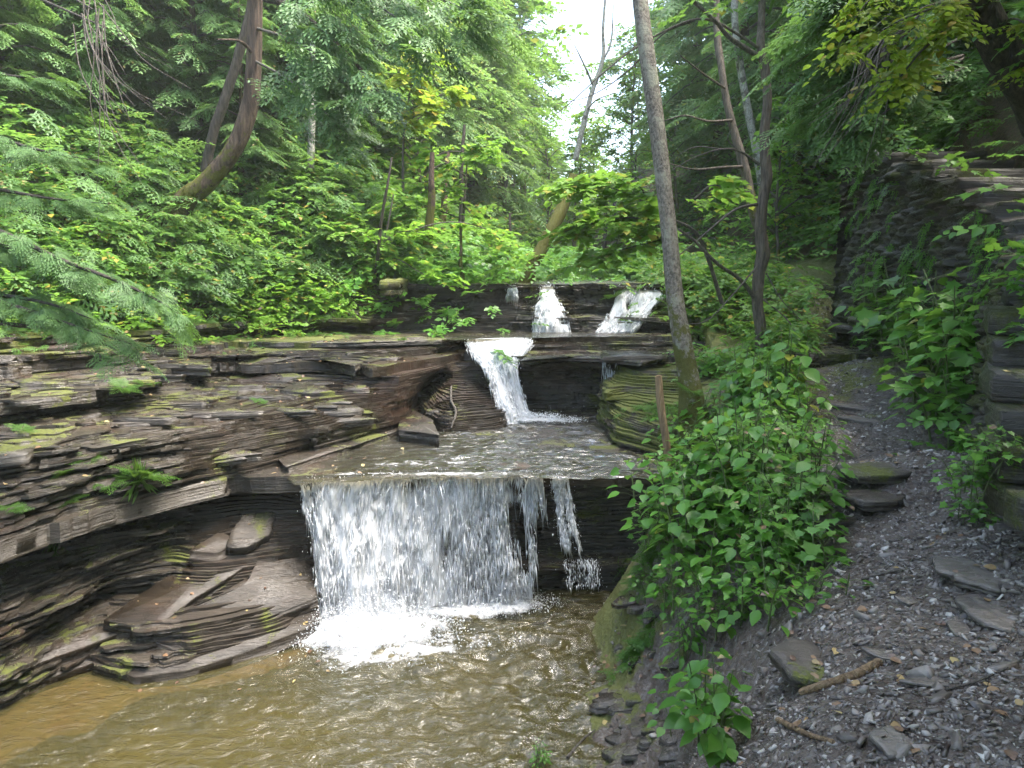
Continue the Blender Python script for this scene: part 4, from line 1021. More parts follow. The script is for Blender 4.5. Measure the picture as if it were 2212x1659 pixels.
def undergrowth(name, H, n, dmaxidx, s0, s1, tm, size, mat, label, seed, outdir, holes=.0, clump=1.0, lift=.25):
    r = np.random.default_rng(seed); p = hill_sample(H, n, dmaxidx, s0, s1, r)
    k = visible(p)[0]; p = p[k]
    cl = vn(p[:, 0] * clump, p[:, 1] * clump, p[:, 2] * clump, seed)
    p = p[cl > holes - .5 + .6 * (r.random(len(p)) - .5)]
    m = len(p)
    p[:, 2] += np.abs(r.normal(0, lift, m)) + .03 + .25 * np.clip(vn(p[:, 0] * 1.3, p[:, 1] * 1.3, 0, seed + 3), 0, 1)
    a = r.normal(0, 1.0, m); o = np.asarray(outdir)
    y = np.stack([o[0] * np.cos(a) - o[1] * np.sin(a), o[0] * np.sin(a) + o[1] * np.cos(a), r.normal(-.15, .2, m)], -1)
    z = np.stack([r.normal(0, .25, m), r.normal(0, .25, m), np.ones(m)], -1)
    dist = np.linalg.norm(p - EYE, axis=1)
    sc = size * r.uniform(.7, 1.35, m)
    mb = MB(); scatter_tmpl(mb, tm, p, z, y, sc, r)
    return tag(mb.build(name, mat), label, kind='stuff')
undergrowth('undergrowth', HL, 22000, 66, .14, .62, SP_UNDER, .22, M['leaf_under'], 'leafy green undergrowth covering the lower left hillside', 400, (.7, -.7), .14, 1.3)
undergrowth('ground_cover', HL, 14000, 100, .14, .72, SP_LO, .36, M['leaf_under'], 'paler leafy ground cover behind the undergrowth on the left hillside', 401, (.7, -.7), -.1, .7, .3)
undergrowth('undergrowth', HR, 4200, 70, .45, .95, SP_UNDER, .30, M['leaf_bush'], 'dim undergrowth and ferns on the right hillside above the wall', 402, (-.8, -.5), .15, .8, .12)
undergrowth('fern_cover', HR, 3600, 60, .25, .6, FR_LO, .42, M['fern'], 'drooping fern fronds on the dark right hillside', 403, (-.9, -.4), .15, 1.1, .05)
undergrowth('undergrowth', HL, 5000, 50, .6, 1, SP_LO, .55, M['leaf_under'], 'pale sunlit leaves on the far left side of the valley', 404, (.7, -.5), .1, .5, .5)
undergrowth('undergrowth', HR, 5000, 50, .6, 1, SP_LO, .55, M['leaf_under'], 'pale sunlit leaves on the far right side of the valley', 405, (-.7, -.5), .1, .5, .5)
undergrowth('hemlock_seedlings', HL, 3600, 66, .14, .62, FR_MID, .5, M['needle'], 'feathery low hemlock sprays mixed through the left hillside greenery', 406, (.7, -.7), .0, .8, .4)
print('undergrowth', time.time() - T0)

# bank greenery left of the path, around the trees, beyond the lip
def patch(name, pts, n, tm, size, mat, label, seed, lift=.15, rad=.5, out=(0, -1)):
    r = np.random.default_rng(seed); pts = np.array([(*q, 1.0)[:3] for q in pts], float); i = r.integers(0, len(pts), n)
    xy = pts[i, :2] + r.normal(0, rad, (n, 2)) * (pts[i, 2:3] if pts.shape[1] > 2 else 1)
    kk = dist_line(PATHC, xy[:, 0], xy[:, 1]) > .42; xy = xy[kk]; n = len(xy)
    z = np.array([down(x, y, 9) for x, y in xy])
    p = np.c_[xy, z + np.abs(r.normal(0, lift, n)) + .02]
    a = r.uniform(-2.2, 2.2, n); o = out
    y = np.stack([o[0] * np.cos(a) - o[1] * np.sin(a), o[0] * np.sin(a) + o[1] * np.cos(a), r.normal(-.1, .25, n)], -1)
    zz = np.stack([r.normal(0, .3, n), r.normal(0, .3, n), np.ones(n)], -1)
    mb = MB(); scatter_tmpl(mb, tm, p, zz, y, size * r.uniform(.7, 1.3, n), r)
    return tag(mb.build(name, mat), label, kind='stuff')
patch('undergrowth', [(3.3, 11.6), (3.0, 12.4), (3.7, 12.8), (3.9, 10.8), (4.2, 14), (3.3, 14), (4.6, 15.5), (3.6, 9.6, .6), (4.0, 11.9), (5.9, 12.6), (6.2, 14)], 2000, SP_UNDER, .26, M['leaf_under'], 'bright bank greenery between the twisted tree and the upper falls', 410, .25, .42)
patch('ground_cover', [(3.15, 9.0, .5), (3.4, 9.8, .6), (2.9, 8.2, .4), (2.6, 9.5, .4)], 500, SP_UNDER, .20, M['leaf_bush'], 'low leafy cover around the foot of the twisted tree', 411, .14, .5)
patch('undergrowth', [(-1.9, 13.2), (-1.2, 14), (-.6, 16), (.8, 17), (2.6, 16.5), (1.5, 20), (-.8, 19), (3.2, 20), (0, 24), (2, 26), (4, 17)], 2600, SP_LO, .38, M['leaf_bush'], 'shaded low greenery on the forest floor beyond the upper falls', 412, .3, .9)
patch('undergrowth', [(-3.1, 11.6, .6), (-4.0, 10.8, .7), (-5.0, 9.4, .8), (-6.2, 8.2, .8), (-2.5, 12.3, .4), (-7.5, 7.3, .8), (-3.5, 11.3, .5)], 2600, SP_UNDER, .24, M['leaf_bright'], 'bright yellow green leaves hanging over the upper left ledges', 413, .22, .5, (.6, -.8))
patch('moss_tufts', [(-3.0, 11.0, .5), (-4, 10, .6), (-5.4, 8.0, .5), (1.7, 8.2, .3), (3.0, 11.5, .4), (1.2, 6.0, .2), (1.0, 5.4, .15)], 900, FR_LO, .12, M['fern'], 'small fern and moss tufts on the rock edges', 414, .03, .5)
print('patches', time.time() - T0)

# ------------------------------------------------------------------ trees
def trunk_mb(pts, rad, seg=14, rough=.12, seed=0, n=None, flute=.1):
    L = np.linalg.norm(np.diff(np.asarray(pts)[:, :3], axis=0), axis=1).sum()
    n = n or int(max(10, min(90, L / .06)))
    P = smooth_path(np.c_[pts, rad], n); mb = MB(); mb.tube(P[:, :3], P[:, 3], seg, rough, True, seed, flute); return mb, P
def pix_path(pts, wid, loc=None):
    P = np.array([aty(u, v, Y) for u, v, Y in pts]); w = np.interp(np.linspace(0, 1, len(pts)), np.linspace(0, 1, len(wid)), wid)
    rad = w * .5 * RS / FPX * np.linalg.norm(P - EYE, axis=1)
    return P, rad
def leafy(mb, pts, tm, n, size, r, rad=.3, out=None, flat=.3, droop=-.15):
    """sprays along a limb polyline"""
    P = smooth_path(pts, 60); i = r.integers(6, 60, n); p = P[i] + r.normal(0, rad, (n, 3)) * [1, 1, .45]
    d = (P[-1] - P[0]); d /= np.linalg.norm(d) + 1e-9
    a = r.normal(0, .9, n)
    y = np.stack([d[0] * np.cos(a) - d[1] * np.sin(a), d[0] * np.sin(a) + d[1] * np.cos(a), droop + r.normal(0, .2, n)], -1)
    z = np.stack([r.normal(0, flat, n), r.normal(0, flat, n), np.ones(n)], -1)
    scatter_tmpl(mb, tm, p, z, y, size * r.uniform(.6, 1.25, n), r)

def tree_pix(name, pts, wid, bark, label, cat='tree', group=None, seg=14, branches=(), crown=None, rough=.12, bmat=None, seed=0, flute=.1, sink=0):
    P, rad = pix_path(pts, wid)
    if sink: P[0, 2] -= sink
    root = tag(empty(name, tuple(P[0])), label, cat, group)
    mb, _ = trunk_mb(P - P[0], rad, seg, rough, seed, flute=flute); mb.build('trunk', bark, root, True)
    for b in branches:
        Q, rr = pix_path(b[0], b[1]); m2, _ = trunk_mb(Q - P[0], rr, 7, .1, seed + 1, n=max(14, 6 * len(Q))); m2.build('limb', bmat or bark, root, True)
    if crown: crown(root, P[0])
    return root, P

def crown_over(z0, rad, n, tm, size, mat, cx=0, cy=0, seed=0, h=2.5):
    def f(root, base):
        r = np.random.default_rng(seed); mb = MB()
        for k in range(n):
            a = r.uniform(0, 2 * PI); q = rad * math.sqrt(r.random()); s0 = np.array([cx, cy, z0 + r.uniform(0, h)])
            e = s0 + [q * math.cos(a), q * math.sin(a), r.uniform(-.3, .8)]
            leafy(mb, [s0, (s0 + e) / 2 + [0, 0, .2], e], tm, 22, size, r, .25)
            mb.tube([s0, (s0 + e) / 2 + [0, 0, .2], e], [.02, .012, .004], 5)
        mb.build('crown', mat, root)
    return f

# hemlocks: three crowns built once, then copied
def hemlock(kind, height, tm, nl, per, size, crown_mat, seed, r0=.16, low=.25, reach=2.4, bare=0):
    r = np.random.default_rng(seed)
    root = empty('hemlock_tree', (0, 0, 0))
    lean = r.normal(0, .02, 2)
    zs = np.linspace(0, 1, 9); P = np.stack([lean[0] * height * zs + .08 * np.sin(zs * 5 + seed), lean[1] * height * zs + .05 * np.cos(zs * 4), height * zs - .3], -1)
    mb, TP = trunk_mb(P, np.interp(zs, [0, 1], [r0, .02]), 10, .12, seed, 60); mb.build('trunk', M['bark_red'], root, True)
    mb = MB(); lb = MB()
    for k in range(nl):
        t = low + (1 - low) * (k + r.random()) / nl
        L = reach * (1 - t) ** .7 * r.uniform(.6, 1.15) + .25; a = k * 2.4 + r.normal(0, .4)
        b = TP[int(t * 59), :3]; dr = np.array([math.cos(a), math.sin(a), 0])
        pts = [b, b + dr * L * .5 + [0, 0, .10 * L], b + dr * L - [0, 0, .22 * L]]
        lb.tube(smooth_path(pts, 8), np.linspace(.022, .004, 8) * (1 + L * .4), 4)
        n = int(per * L / reach) + 3
        Q = smooth_path(pts, 30); i = r.integers(5, 30, n); p = Q[i] + r.normal(0, .07, (n, 3))
        sg = r.choice([-1, 1], n) * r.uniform(.3, 1.1, n); sg[: max(1, n // 6)] *= .2
        y = np.stack([dr[0] * np.cos(sg) - dr[1] * np.sin(sg), dr[0] * np.sin(sg) + dr[1] * np.cos(sg), r.normal(-.28, .15, n)], -1)
        z = np.stack([r.normal(0, .2, n), r.normal(0, .2, n), np.ones(n)], -1)
        scatter_tmpl(mb, tm, p, z, y, size * r.uniform(.6, 1.2, n) * (1.1 - .4 * t), r)
    lb.build('limbs', M['twig'], root); mb.build('crown', crown_mat, root)
    return root
PROTO = [hemlock('near', 11, FR_MID, 60, 16, .85, M['needle'], 1, .17, .16, 2.8),
         hemlock('near', 9, FR_MID, 55, 15, .85, M['needle'], 2, .14, .12, 2.5),
         hemlock('far', 13, FR_LO, 64, 15, 1.15, M['needle_far_hazed'], 3, .2, .14, 3.4),
         hemlock('far', 10, FR_LO, 56, 14, 1.1, M['needle_far_hazed'], 4, .16, .10, 3.0)]
def broad(height, seed, mat, tm, size, nl, per, reach, r0=.1, low=.3, bark='bark_brown'):
    r = np.random.default_rng(seed); root = empty('leafy_tree', (0, 0, 0))
    zs = np.linspace(0, 1, 8); P = np.stack([.25 * np.sin(zs * 3 + seed), .2 * np.cos(zs * 4 + seed), height * zs - .3], -1)
    mb, TP = trunk_mb(P, np.interp(zs, [0, 1], [r0, .015]), 9, .12, seed, 50); mb.build('trunk', M[bark], root, True)
    mb = MB(); lb = MB()
    for k in range(nl):
        t = low + (1 - low) * (k + r.random()) / nl; L = reach * (1.1 - t) ** .5 * r.uniform(.5, 1.1); a = k * 2.4 + r.normal(0, .5)
        b = TP[int(t * 49), :3]; dr = np.array([math.cos(a), math.sin(a), .35])
        pts = [b, b + dr * L * .5 + [0, 0, .15 * L], b + dr * L]
        lb.tube(smooth_path(pts, 8), np.linspace(.02, .004, 8) * (1 + L * .3), 4)
        leafy(mb, pts, tm, int(per * L / reach) + 2, size, r, .22 * L ** .5)
    lb.build('limbs', M['twig'], root); mb.build('crown', mat, root)
    return root
PROTO_B = [broad(7, 11, M['leaf_bright'], SP_LO, .55, 34, 16, 2.2), broad(9, 12, M['leaf_under'], SP_LO, .6, 40, 16, 2.6, .12),
           broad(4.5, 13, M['leaf_bright'], SP_UNDER, .42, 26, 12, 1.5, .05, .25)]
ALLP = PROTO + PROTO_B
used = [0] * len(ALLP)
def plant(k, x, y, rz, s, label, group, cat='hemlock', z=None, tilt=(0, 0)):
    o = ALLP[k] if not used[k] else copy_tree(ALLP[k]); used[k] += 1
    if z is None: z = down(x, y, 30)
    o.location = (x, y, z - .1); o.rotation_euler = (tilt[0], tilt[1], rz); o.scale = (s, s, s * 1.0)
    return tag(o, label, cat, group)
print('protos', time.time() - T0)
bpy.context.view_layer.update()
for o in [o for p in ALLP for o in p.children]: o.hide_viewport = False
# protos stand at the origin until planted: move them away from the rays
for i, p in enumerate(ALLP): p.location = (0, -60, 0)
bpy.context.view_layer.update(); DG = bpy.context.evaluated_depsgraph_get()

# left slope, spoken of from the front of the picture backwards
LT = [(-9.5, 10.5, 0, 1.0), (-12.5, 14, 1, 1.1), (-7.6, 13.0, 1, .85), (-10.5, 17, 0, 1.1), (-6.2, 15.5, 0, 1.0), (-8.6, 20, 2, .9), (-4.4, 14.8, 1, .8), (-5.4, 19, 2, .85), (-3.6, 17.8, 1, .95),
      (-4.0, 22.5, 2, .95), (-2.8, 20.4, 3, .9), (-6.8, 25, 2, 1.1), (-2.6, 26, 2, 1.0), (-1.4, 23.5, 3, .85), (-4.5, 31, 2, 1.2), (-1.2, 31, 2, 1.0), (-12, 22, 2, 1.1), (-2.0, 37, 2, 1.2), (-8, 35, 2, 1.3), (-14, 10, 0, 1.0)]
ORD = ['first', 'second', 'third', 'fourth', 'fifth', 'sixth', 'seventh', 'eighth', 'ninth', 'tenth', 'eleventh', 'twelfth', 'thirteenth', 'fourteenth', 'fifteenth', 'sixteenth', 'seventeenth', 'eighteenth', 'nineteenth', 'twentieth', 'twenty-first', 'twenty-second']
def plant_list(L, side, group, seed):
    r = np.random.default_rng(seed); us = [project((x, y, 6))[0] for x, y, *_ in L]; order = np.argsort(us); rank = np.empty(len(L), int); rank[order] = range(len(L))
    for i, (x, y, k, s) in enumerate(L):
        kind = ('hemlock' if k < 4 else 'leafy tree'); w = {0: 'dark green', 1: 'smaller dark green', 2: 'tall pale green', 3: 'pale green', 4: 'bright leafy', 5: 'tall leafy', 6: 'low bright leafy'}[k]
        plant(k, x, y, r.uniform(0, 6.3), s, f'{w} {"hemlock" if k < 4 else "tree"} on the {side}, {ORD[rank[i]]} from the left there', group, kind, tilt=(r.normal(0, .03), r.normal(0, .03)))
LT += [(-7.4, 10.8, 1, .5), (-9.0, 12.3, 1, .6), (-6.6, 12.6, 1, .55), (-5.6, 13.6, 1, .6), (-4.6, 12.9, 1, .42), (-8.2, 15.6, 1, .7), (-3.4, 14.6, 1, .5), (-3.0, 16.2, 1, .6), (-2.4, 18.6, 3, .5), (-6.9, 17.6, 3, .7), (-5.0, 16.9, 3, .6), (-10.8, 13.0, 1, .7), (-3.6, 20.3, 3, .7), (-2.0, 21.2, 3, .55)]
ORD += ['twenty-third', 'twenty-fourth', 'twenty-fifth', 'twenty-sixth', 'twenty-seventh', 'twenty-eighth', 'twenty-ninth', 'thirtieth', 'thirty-first', 'thirty-second', 'thirty-third', 'thirty-fourth', 'thirty-fifth', 'thirty-sixth']
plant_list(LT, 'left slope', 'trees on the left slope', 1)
RT = [(6.4, 12.5, 1, .75), (8.2, 10.0, 0, .9), (7.2, 14.5, 0, .95), (6.6, 17.5, 1, .9), (9.0, 17, 2, .95), (10.5, 12.5, 0, 1.0), (6.6, 21.5, 2, .9), (8.5, 23.5, 2, 1.1), (7.3, 27, 3, 1.1), (10.5, 29, 2, 1.2), (9, 38, 2, 1.3), (12.5, 20, 2, 1.1), (5.6, 25, 6, 1.1), (5.5, 14.8, 6, .8)]
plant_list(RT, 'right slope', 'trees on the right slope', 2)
BT = [(1.2, 29, 6, 1.1), (-.7, 30, 5, 1.6), (.5, 38, 5, 1.5), (3.0, 33, 4, 1.0), (4.8, 30, 5, .8), (.2, 36, 4, 1.0), (-.4, 28, 4, .9), (2.2, 40, 3, .7), (-2.2, 16.6, 6, .85), (-.2, 33, 6, 1.3), (3.9, 24, 6, .9), (1.8, 44, 4, 1.1)]
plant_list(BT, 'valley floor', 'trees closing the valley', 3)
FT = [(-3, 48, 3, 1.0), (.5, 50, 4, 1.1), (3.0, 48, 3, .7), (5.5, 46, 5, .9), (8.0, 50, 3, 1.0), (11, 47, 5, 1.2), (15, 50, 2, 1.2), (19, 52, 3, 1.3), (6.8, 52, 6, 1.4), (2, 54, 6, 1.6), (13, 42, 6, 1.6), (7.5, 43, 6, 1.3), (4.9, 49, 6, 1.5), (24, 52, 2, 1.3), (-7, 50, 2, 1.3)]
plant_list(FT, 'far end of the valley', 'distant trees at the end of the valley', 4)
for i, p in enumerate(ALLP):
    if not used[i]: raise RuntimeError('unused proto')
print('forest', time.time() - T0)
# ------------------------------------------------------------------ trees one can point to
def lim(pts, wid): return (pts, wid)
tree_pix('grey_tree', [(1503, 912, 7.6), (1490, 830, 7.65), (1474, 740, 7.7), (1458, 640, 7.8), (1447, 520, 7.9), (1434, 400, 8.0), (1417, 260, 8.1), (1398, 120, 8.2), (1385, 20, 8.3), (1374, -120, 8.5), (1362, -420, 9.0), (1370, -800, 9.6)],
         [74, 46, 40, 36, 34, 32, 32, 30, 29, 27, 22, 8], M['bark_grey'], 'straight grey trunk leaning left with a mossy foot, in front of the falls', 'tree', seg=22, rough=.07, sink=.15, flute=.05,
         branches=[lim([(1378, -60, 8.4), (1250, -200, 8.8), (1100, -320, 9.3)], [10, 3]), lim([(1370, -250, 8.8), (1480, -420, 9.2), (1600, -520, 9.6)], [10, 3])],
         crown=crown_over(6.6, 2.4, 18, SP_LO, .6, M['leaf_under'], cx=2.7, cy=-1.3, seed=3, h=2.2), seed=5)
tree_pix('twisted_tree', [(1640, 800, 9.4), (1644, 730, 9.4), (1636, 650, 9.4), (1640, 590, 9.4), (1648, 550, 9.4), (1643, 500, 9.4), (1647, 440, 9.4), (1656, 380, 9.4), (1652, 330, 9.4), (1652, 280, 9.4), (1658, 220, 9.4), (1652, 150, 9.4), (1643, 100, 9.4), (1645, 40, 9.5), (1647, -40, 9.6), (1640, -200, 9.8), (1650, -500, 10.4)],
         [26, 24, 22, 23, 27, 23, 21, 21, 19, 19, 17, 17, 15, 13, 13, 10, 4], M['bark_brown'], 'thin twisted brown tree with a burl beside the footpath', 'tree', seg=16, rough=.16, bmat=M['twig'], sink=.1,
         branches=[lim([(1648, 128, 9.4), (1612, 105, 9.3), (1575, 80, 9.2), (1545, 45, 9.1), (1500, 5, 9.0), (1450, -40, 8.9)], [10.8, 8.6, 6.5]),
                   lim([(1645, 108, 9.4), (1600, 78, 9.3), (1545, 47, 9.1), (1500, 42, 9.0), (1440, 65, 8.9), (1370, 105, 8.8), (1300, 160, 8.7), (1240, 215, 8.6), (1190, 255, 8.5)], [5.8, 5.0, 3.6, 2.9, 1.4]),
                   lim([(1500, 44, 9.0), (1430, 75, 9), (1360, 150, 9), (1280, 205, 9), (1200, 225, 9)], [3.6, 2.9, 1.4]),
                   lim([(1655, 140, 9.4), (1672, 122, 9.3), (1689, 104, 9.2), (1690, 140, 9.2), (1691, 192, 9.2)], [5.0, 3.6, 2.9, 1.4]),
                   lim([(1640, 440, 9.4), (1590, 452, 9.2), (1540, 490, 9.0), (1500, 525, 8.9), (1462, 555, 8.8)], [6.5, 5.0, 3.6, 2.2]),
                   lim([(1640, 355, 9.4), (1600, 328, 9.3), (1560, 322, 9.1), (1500, 340, 9.0), (1440, 375, 8.9)], [5.8, 4.3, 2.9, 1.4]),
                   lim([(1600, 328, 9.3), (1572, 300, 9.2), (1590, 268, 9.2)], [3.6, 2.2, 1.4]),
                   lim([(1560, 322, 9.1), (1500, 318, 9.0), (1450, 345, 9.0)], [2.9, 2.2, 0.7]),
                   lim([(1638, 655, 9.4), (1600, 605, 9.2), (1550, 570, 9.0), (1500, 520, 8.9), (1465, 495, 8.8)], [9.4, 7.9, 6.5, 4.3]),
                   lim([(1640, 570, 9.4), (1580, 640, 9.0), (1530, 690, 8.8), (1480, 700, 8.7), (1370, 690, 8.6), (1330, 685, 8.6)], [3.6, 2.9, 2.2, 1.4]),
                   lim([(1640, 640, 9.4), (1700, 690, 9.2), (1730, 740, 9.1)], [4.3, 2.9, 2.2]), lim([(1655, 590, 9.4), (1690, 650, 9.3), (1740, 700, 9.2)], [2.9, 2.2, 1.4])],
         crown=crown_over(4.4, 1.9, 10, SP_UNDER, .36, M['leaf_under'], cx=.1, cy=.6, seed=4), seed=9)
tree_pix('slender_tree', [(1650, 520, 11.2), (1628, 455, 11.2), (1610, 370, 11.3), (1590, 300, 11.4), (1572, 230, 11.5), (1560, 160, 11.6), (1548, 60, 11.8), (1550, -80, 12), (1545, -300, 12.4)], [22, 20, 16, 14, 12, 6], M['bark_brown'],
         'slender brown trunk leaning left behind the twisted tree', 'tree', seed=12, branches=[lim([(1608, 360, 11.3), (1560, 362, 11), (1500, 366, 10.8), (1440, 352, 10.6)], [7, 5, 2]), lim([(1580, 260, 11.4), (1530, 262, 11), (1480, 250, 10.6), (1430, 262, 10.5)], [6, 4, 2]), lim([(1565, 190, 11.5), (1520, 160, 11), (1470, 120, 10.6)], [5, 4, 2])])
tree_pix('pale_tree', [(1650, 420, 17), (1635, 330, 17), (1618, 250, 17), (1600, 150, 17), (1588, 60, 17), (1585, -60, 17), (1575, -300, 17.5)], [17, 15, 13, 9], M['bark_pale'], 'pale mottled trunk rising behind the slender brown one', 'tree', seed=13)
tree_pix('birch_tree', [(1243, 345, 21), (1255, 290, 21), (1268, 240, 21), (1280, 195, 21), (1296, 150, 21), (1304, 110, 21), (1303, 60, 21), (1312, -60, 21)], [12, 10, 8, 4], M['bark_pale'], 'pale birch trunk with a dead forked top against the bright sky', 'tree', seed=14,
         branches=[lim([(1284, 190, 21), (1262, 140, 20.8), (1240, 95, 20.6)], [6, 4, 2]), lim([(1300, 135, 21), (1320, 90, 21), (1325, 10, 21)], [5, 4, 2]), lim([(1270, 235, 21), (1290, 215, 20.6), (1330, 200, 20.4)], [4, 3, 2])])
tree_pix('mossy_leaning_tree', [(1125, 622, 13.6), (1148, 580, 13.6), (1172, 535, 13.7), (1195, 490, 13.8), (1218, 440, 14.0), (1240, 380, 14.2)], [34, 28, 27, 25, 20], M['bark_moss'], 'broken mossy trunk leaning right above the upper left falls', 'tree', seed=15, seg=14, sink=.1)
def hem_crown(root, base):
    rr = np.random.default_rng(33); cb = MB(); lb = MB()
    L = [([(550, -40, Y1), (640, 20, Y1 - 1), (720, 85, Y1 - 1.8), (830, 215, Y1 - 2.4)], 60), ([(552, 60, Y1), (640, 90, Y1 - 1), (720, 150, Y1 - 1.6), (760, 200, Y1 - 1.9)], 46), ([(548, 130, Y1), (620, 170, Y1 - .9), (700, 240, Y1 - 1.5), (745, 300, Y1 - 1.8)], 46),
         ([(548, -60, Y1), (700, -40, Y1 - 1.4), (830, 20, Y1 - 2), (930, 110, Y1 - 2.4)], 50), ([(560, -100, Y1), (800, -60, Y1 - 1.8), (1000, 20, Y1 - 2.2), (1060, 80, Y1 - 2.2)], 40)]
    for pts, n in L:
        P = np.array([aty(*q) for q in pts]) - base; lb.tube(smooth_path(P, 16), np.linspace(.022, .005, 16), 5)
        Q = smooth_path(P, 50); i = rr.integers(15, 50, n); p = Q[i] + rr.normal(0, .12, (n, 3)); d = P[-1] - P[0]; d /= np.linalg.norm(d); a = rr.choice([-1, 1], n) * rr.uniform(.1, 1.2, n)
        y = np.stack([d[0] * np.cos(a) - d[1] * np.sin(a), d[0] * np.sin(a) + d[1] * np.cos(a), rr.normal(-.45, .2, n)], -1)
        scatter_tmpl(cb, FR_MID, p, np.stack([rr.normal(0, .3, n), rr.normal(0, .3, n), np.ones(n)], -1), y, .55 * rr.uniform(.6, 1.2, n), rr)
    lb.build('limbs', M['twig'], root); cb.build('needle_sprays', M['needle_pale'], root)
# the two dark curved hemlocks on the left slope
b1 = hit(385, 446); Y1 = b1[1] + .15
tree_pix('curved_hemlock', [(372, 455, Y1), (405, 428, Y1), (445, 395, Y1), (485, 350, Y1), (515, 300, Y1), (533, 250, Y1), (543, 200, Y1), (548, 120, Y1), (550, 30, Y1), (552, -100, Y1), (556, -500, Y1)], [46, 40, 36, 35, 33, 31, 29, 27, 25, 22, 10], M['bark_red'],
         'thick reddish hemlock trunk curving up out of the left slope', 'tree', seg=20, rough=.15, seed=21, sink=.2, flute=.16,
         branches=[lim([(548, 120, Y1), (520, 90, Y1 - .3), (470, 85, Y1 - .6)], [7, 3]), lim([(550, -20, Y1), (640, 20, Y1 - 1.0), (720, 85, Y1 - 1.8), (780, 150, Y1 - 2.2), (830, 215, Y1 - 2.4)], [9, 8, 6, 5, 2])], crown=hem_crown)
Y2 = Y1 + .7
tree_pix('dark_hemlock', [(440, 330, Y2), (462, 280, Y2), (482, 225, Y2), (500, 170, Y2), (518, 110, Y2), (535, 50, Y2), (548, -20, Y2), (560, -200, Y2)], [18, 19, 19, 18, 18, 17, 16, 13], M['bark_dark'], 'straighter dark trunk crossing behind the curved hemlock', 'tree', seg=14, seed=22, sink=.3)
def slope_trunk(u, v0, v1, w, bark, label, seed, du=6, back=0.0, Y=None):
    Y = Y or hit(u, v0)[1] + back
    pts = [(u - 2, v0 + 8, Y)] + [(u + du * t + 3 * math.sin(t * 4 + seed), v0 + (v1 - v0) * t, Y) for t in (.25, .5, .75, 1.0)] + [(u + du * 1.3, v1 - 60, Y + .1)]
    return tree_pix('background_trunk', pts, [w * 1.25, w, w * .85, w * .6], M[bark], label, 'tree', 'bare trunks standing on the wooded slopes', seed=seed, seg=10, sink=.2)
slope_trunk(389, 142, -40, 19, 'bark_moss', 'sunlit tan trunk upper left of the curved hemlock', 31, 12)
slope_trunk(20, 130, -60, 9, 'bark_pale', 'thin pale stem in the far upper left corner', 32, 4)
slope_trunk(495, 112, -60, 14, 'bark_brown', 'brown trunk stub between the tan trunk and the curved hemlock', 33, 3)
slope_trunk(672, 330, -80, 12, 'bark_pale', 'dim pale trunk right of the curved hemlock', 34, 12)
slope_trunk(876, 110, -80, 12, 'bark_red', 'small reddish trunk high above the yellow sapling', 35, 6)
slope_trunk(883, 350, 180, 12, 'bark_red', 'reddish trunk behind the yellow sapling', 36, 4)
slope_trunk(926, 495, 390, 17, 'bark_red', 'left trunk of the close pair above the upper left cliff', 37, 6)
slope_trunk(950, 498, 390, 14, 'bark_red', 'right trunk of the close pair above the upper left cliff', 38, 14)
slope_trunk(993, 495, 330, 10, 'bark_dark', 'thin dark trunk right of the close pair', 39, 8)
slope_trunk(1000, 610, 540, 9, 'bark_red', 'short reddish trunk low behind the top ledge, left one', 40, -4)
slope_trunk(1096, 600, 520, 8, 'bark_dark', 'dark stem left of the leaning mossy trunk', 41, 4)
slope_trunk(1300, 608, 480, 9, 'bark_dark', 'dark trunk beyond the top ledge between the upper falls', 42, 6, Y=22)
slope_trunk(1322, 606, 480, 11, 'bark_dark', 'thicker dark trunk beyond the top ledge', 43, 4, Y=22)
slope_trunk(1375, 612, 500, 9, 'bark_dark', 'dark trunk slanting right above the upper right falls', 44, 26, Y=19)
slope_trunk(1396, 612, 480, 9, 'bark_dark', 'strongly slanting dark trunk above the upper right falls', 45, 42, Y=19)
slope_trunk(810, 590, 400, 7, 'bark_dark', 'thin dark sapling stem at the edge of the left cliff', 46, 28)
# leaning dark trunk in the upper right corner with its yellow-green branch
def beech_crown(root, base):
    r = np.random.default_rng(50)
    br = [([(2120, 20, 5.2), (2060, 10, 4.9), (1980, 30, 4.7), (1900, 70, 4.6), (1840, 130, 4.5)], 26), ([(2100, -10, 5.2), (2050, 60, 4.9), (1990, 110, 4.7), (1950, 160, 4.6), (1900, 215, 4.5)], 24),
          ([(2130, -60, 5.2), (2000, -60, 4.8), (1900, -20, 4.6), (1830, 60, 4.5)], 26), ([(2160, 60, 5.3), (2190, 40, 5.0), (2230, 60, 4.8)], 8), ([(2110, -40, 5.2), (2060, 30, 4.8), (2020, 90, 4.7)], 16), ([(2190, 160, 5.2), (2215, 150, 5.0), (2250, 165, 4.9)], 6)]
    mb = MB(); lb = MB()
    for pts, n in br:
        P = np.array([aty(*q) for q in pts]) - base
        lb.tube(smooth_path(P, 16), np.linspace(.012, .003, 16), 5)
        leafy(mb, P, SP_BEECH, n, .24, r, .055, flat=.25, droop=-.35)
    lb.build('limbs', M['twig'], root); mb.build('crown', M['leaf_yellow'], root)
tree_pix('leaning_beech', [(2330, 420, 5.4), (2260, 270, 5.4), (2200, 165, 5.3), (2155, 90, 5.25), (2120, 20, 5.2), (2090, -80, 5.2), (2050, -260, 5.3), (2010, -500, 5.6)], [72, 66, 62, 58, 54, 44, 30], M['bark_dark'],
         'dark trunk leaning in from the upper right with yellow green leaves', 'tree', seg=20, seed=51, crown=beech_crown)
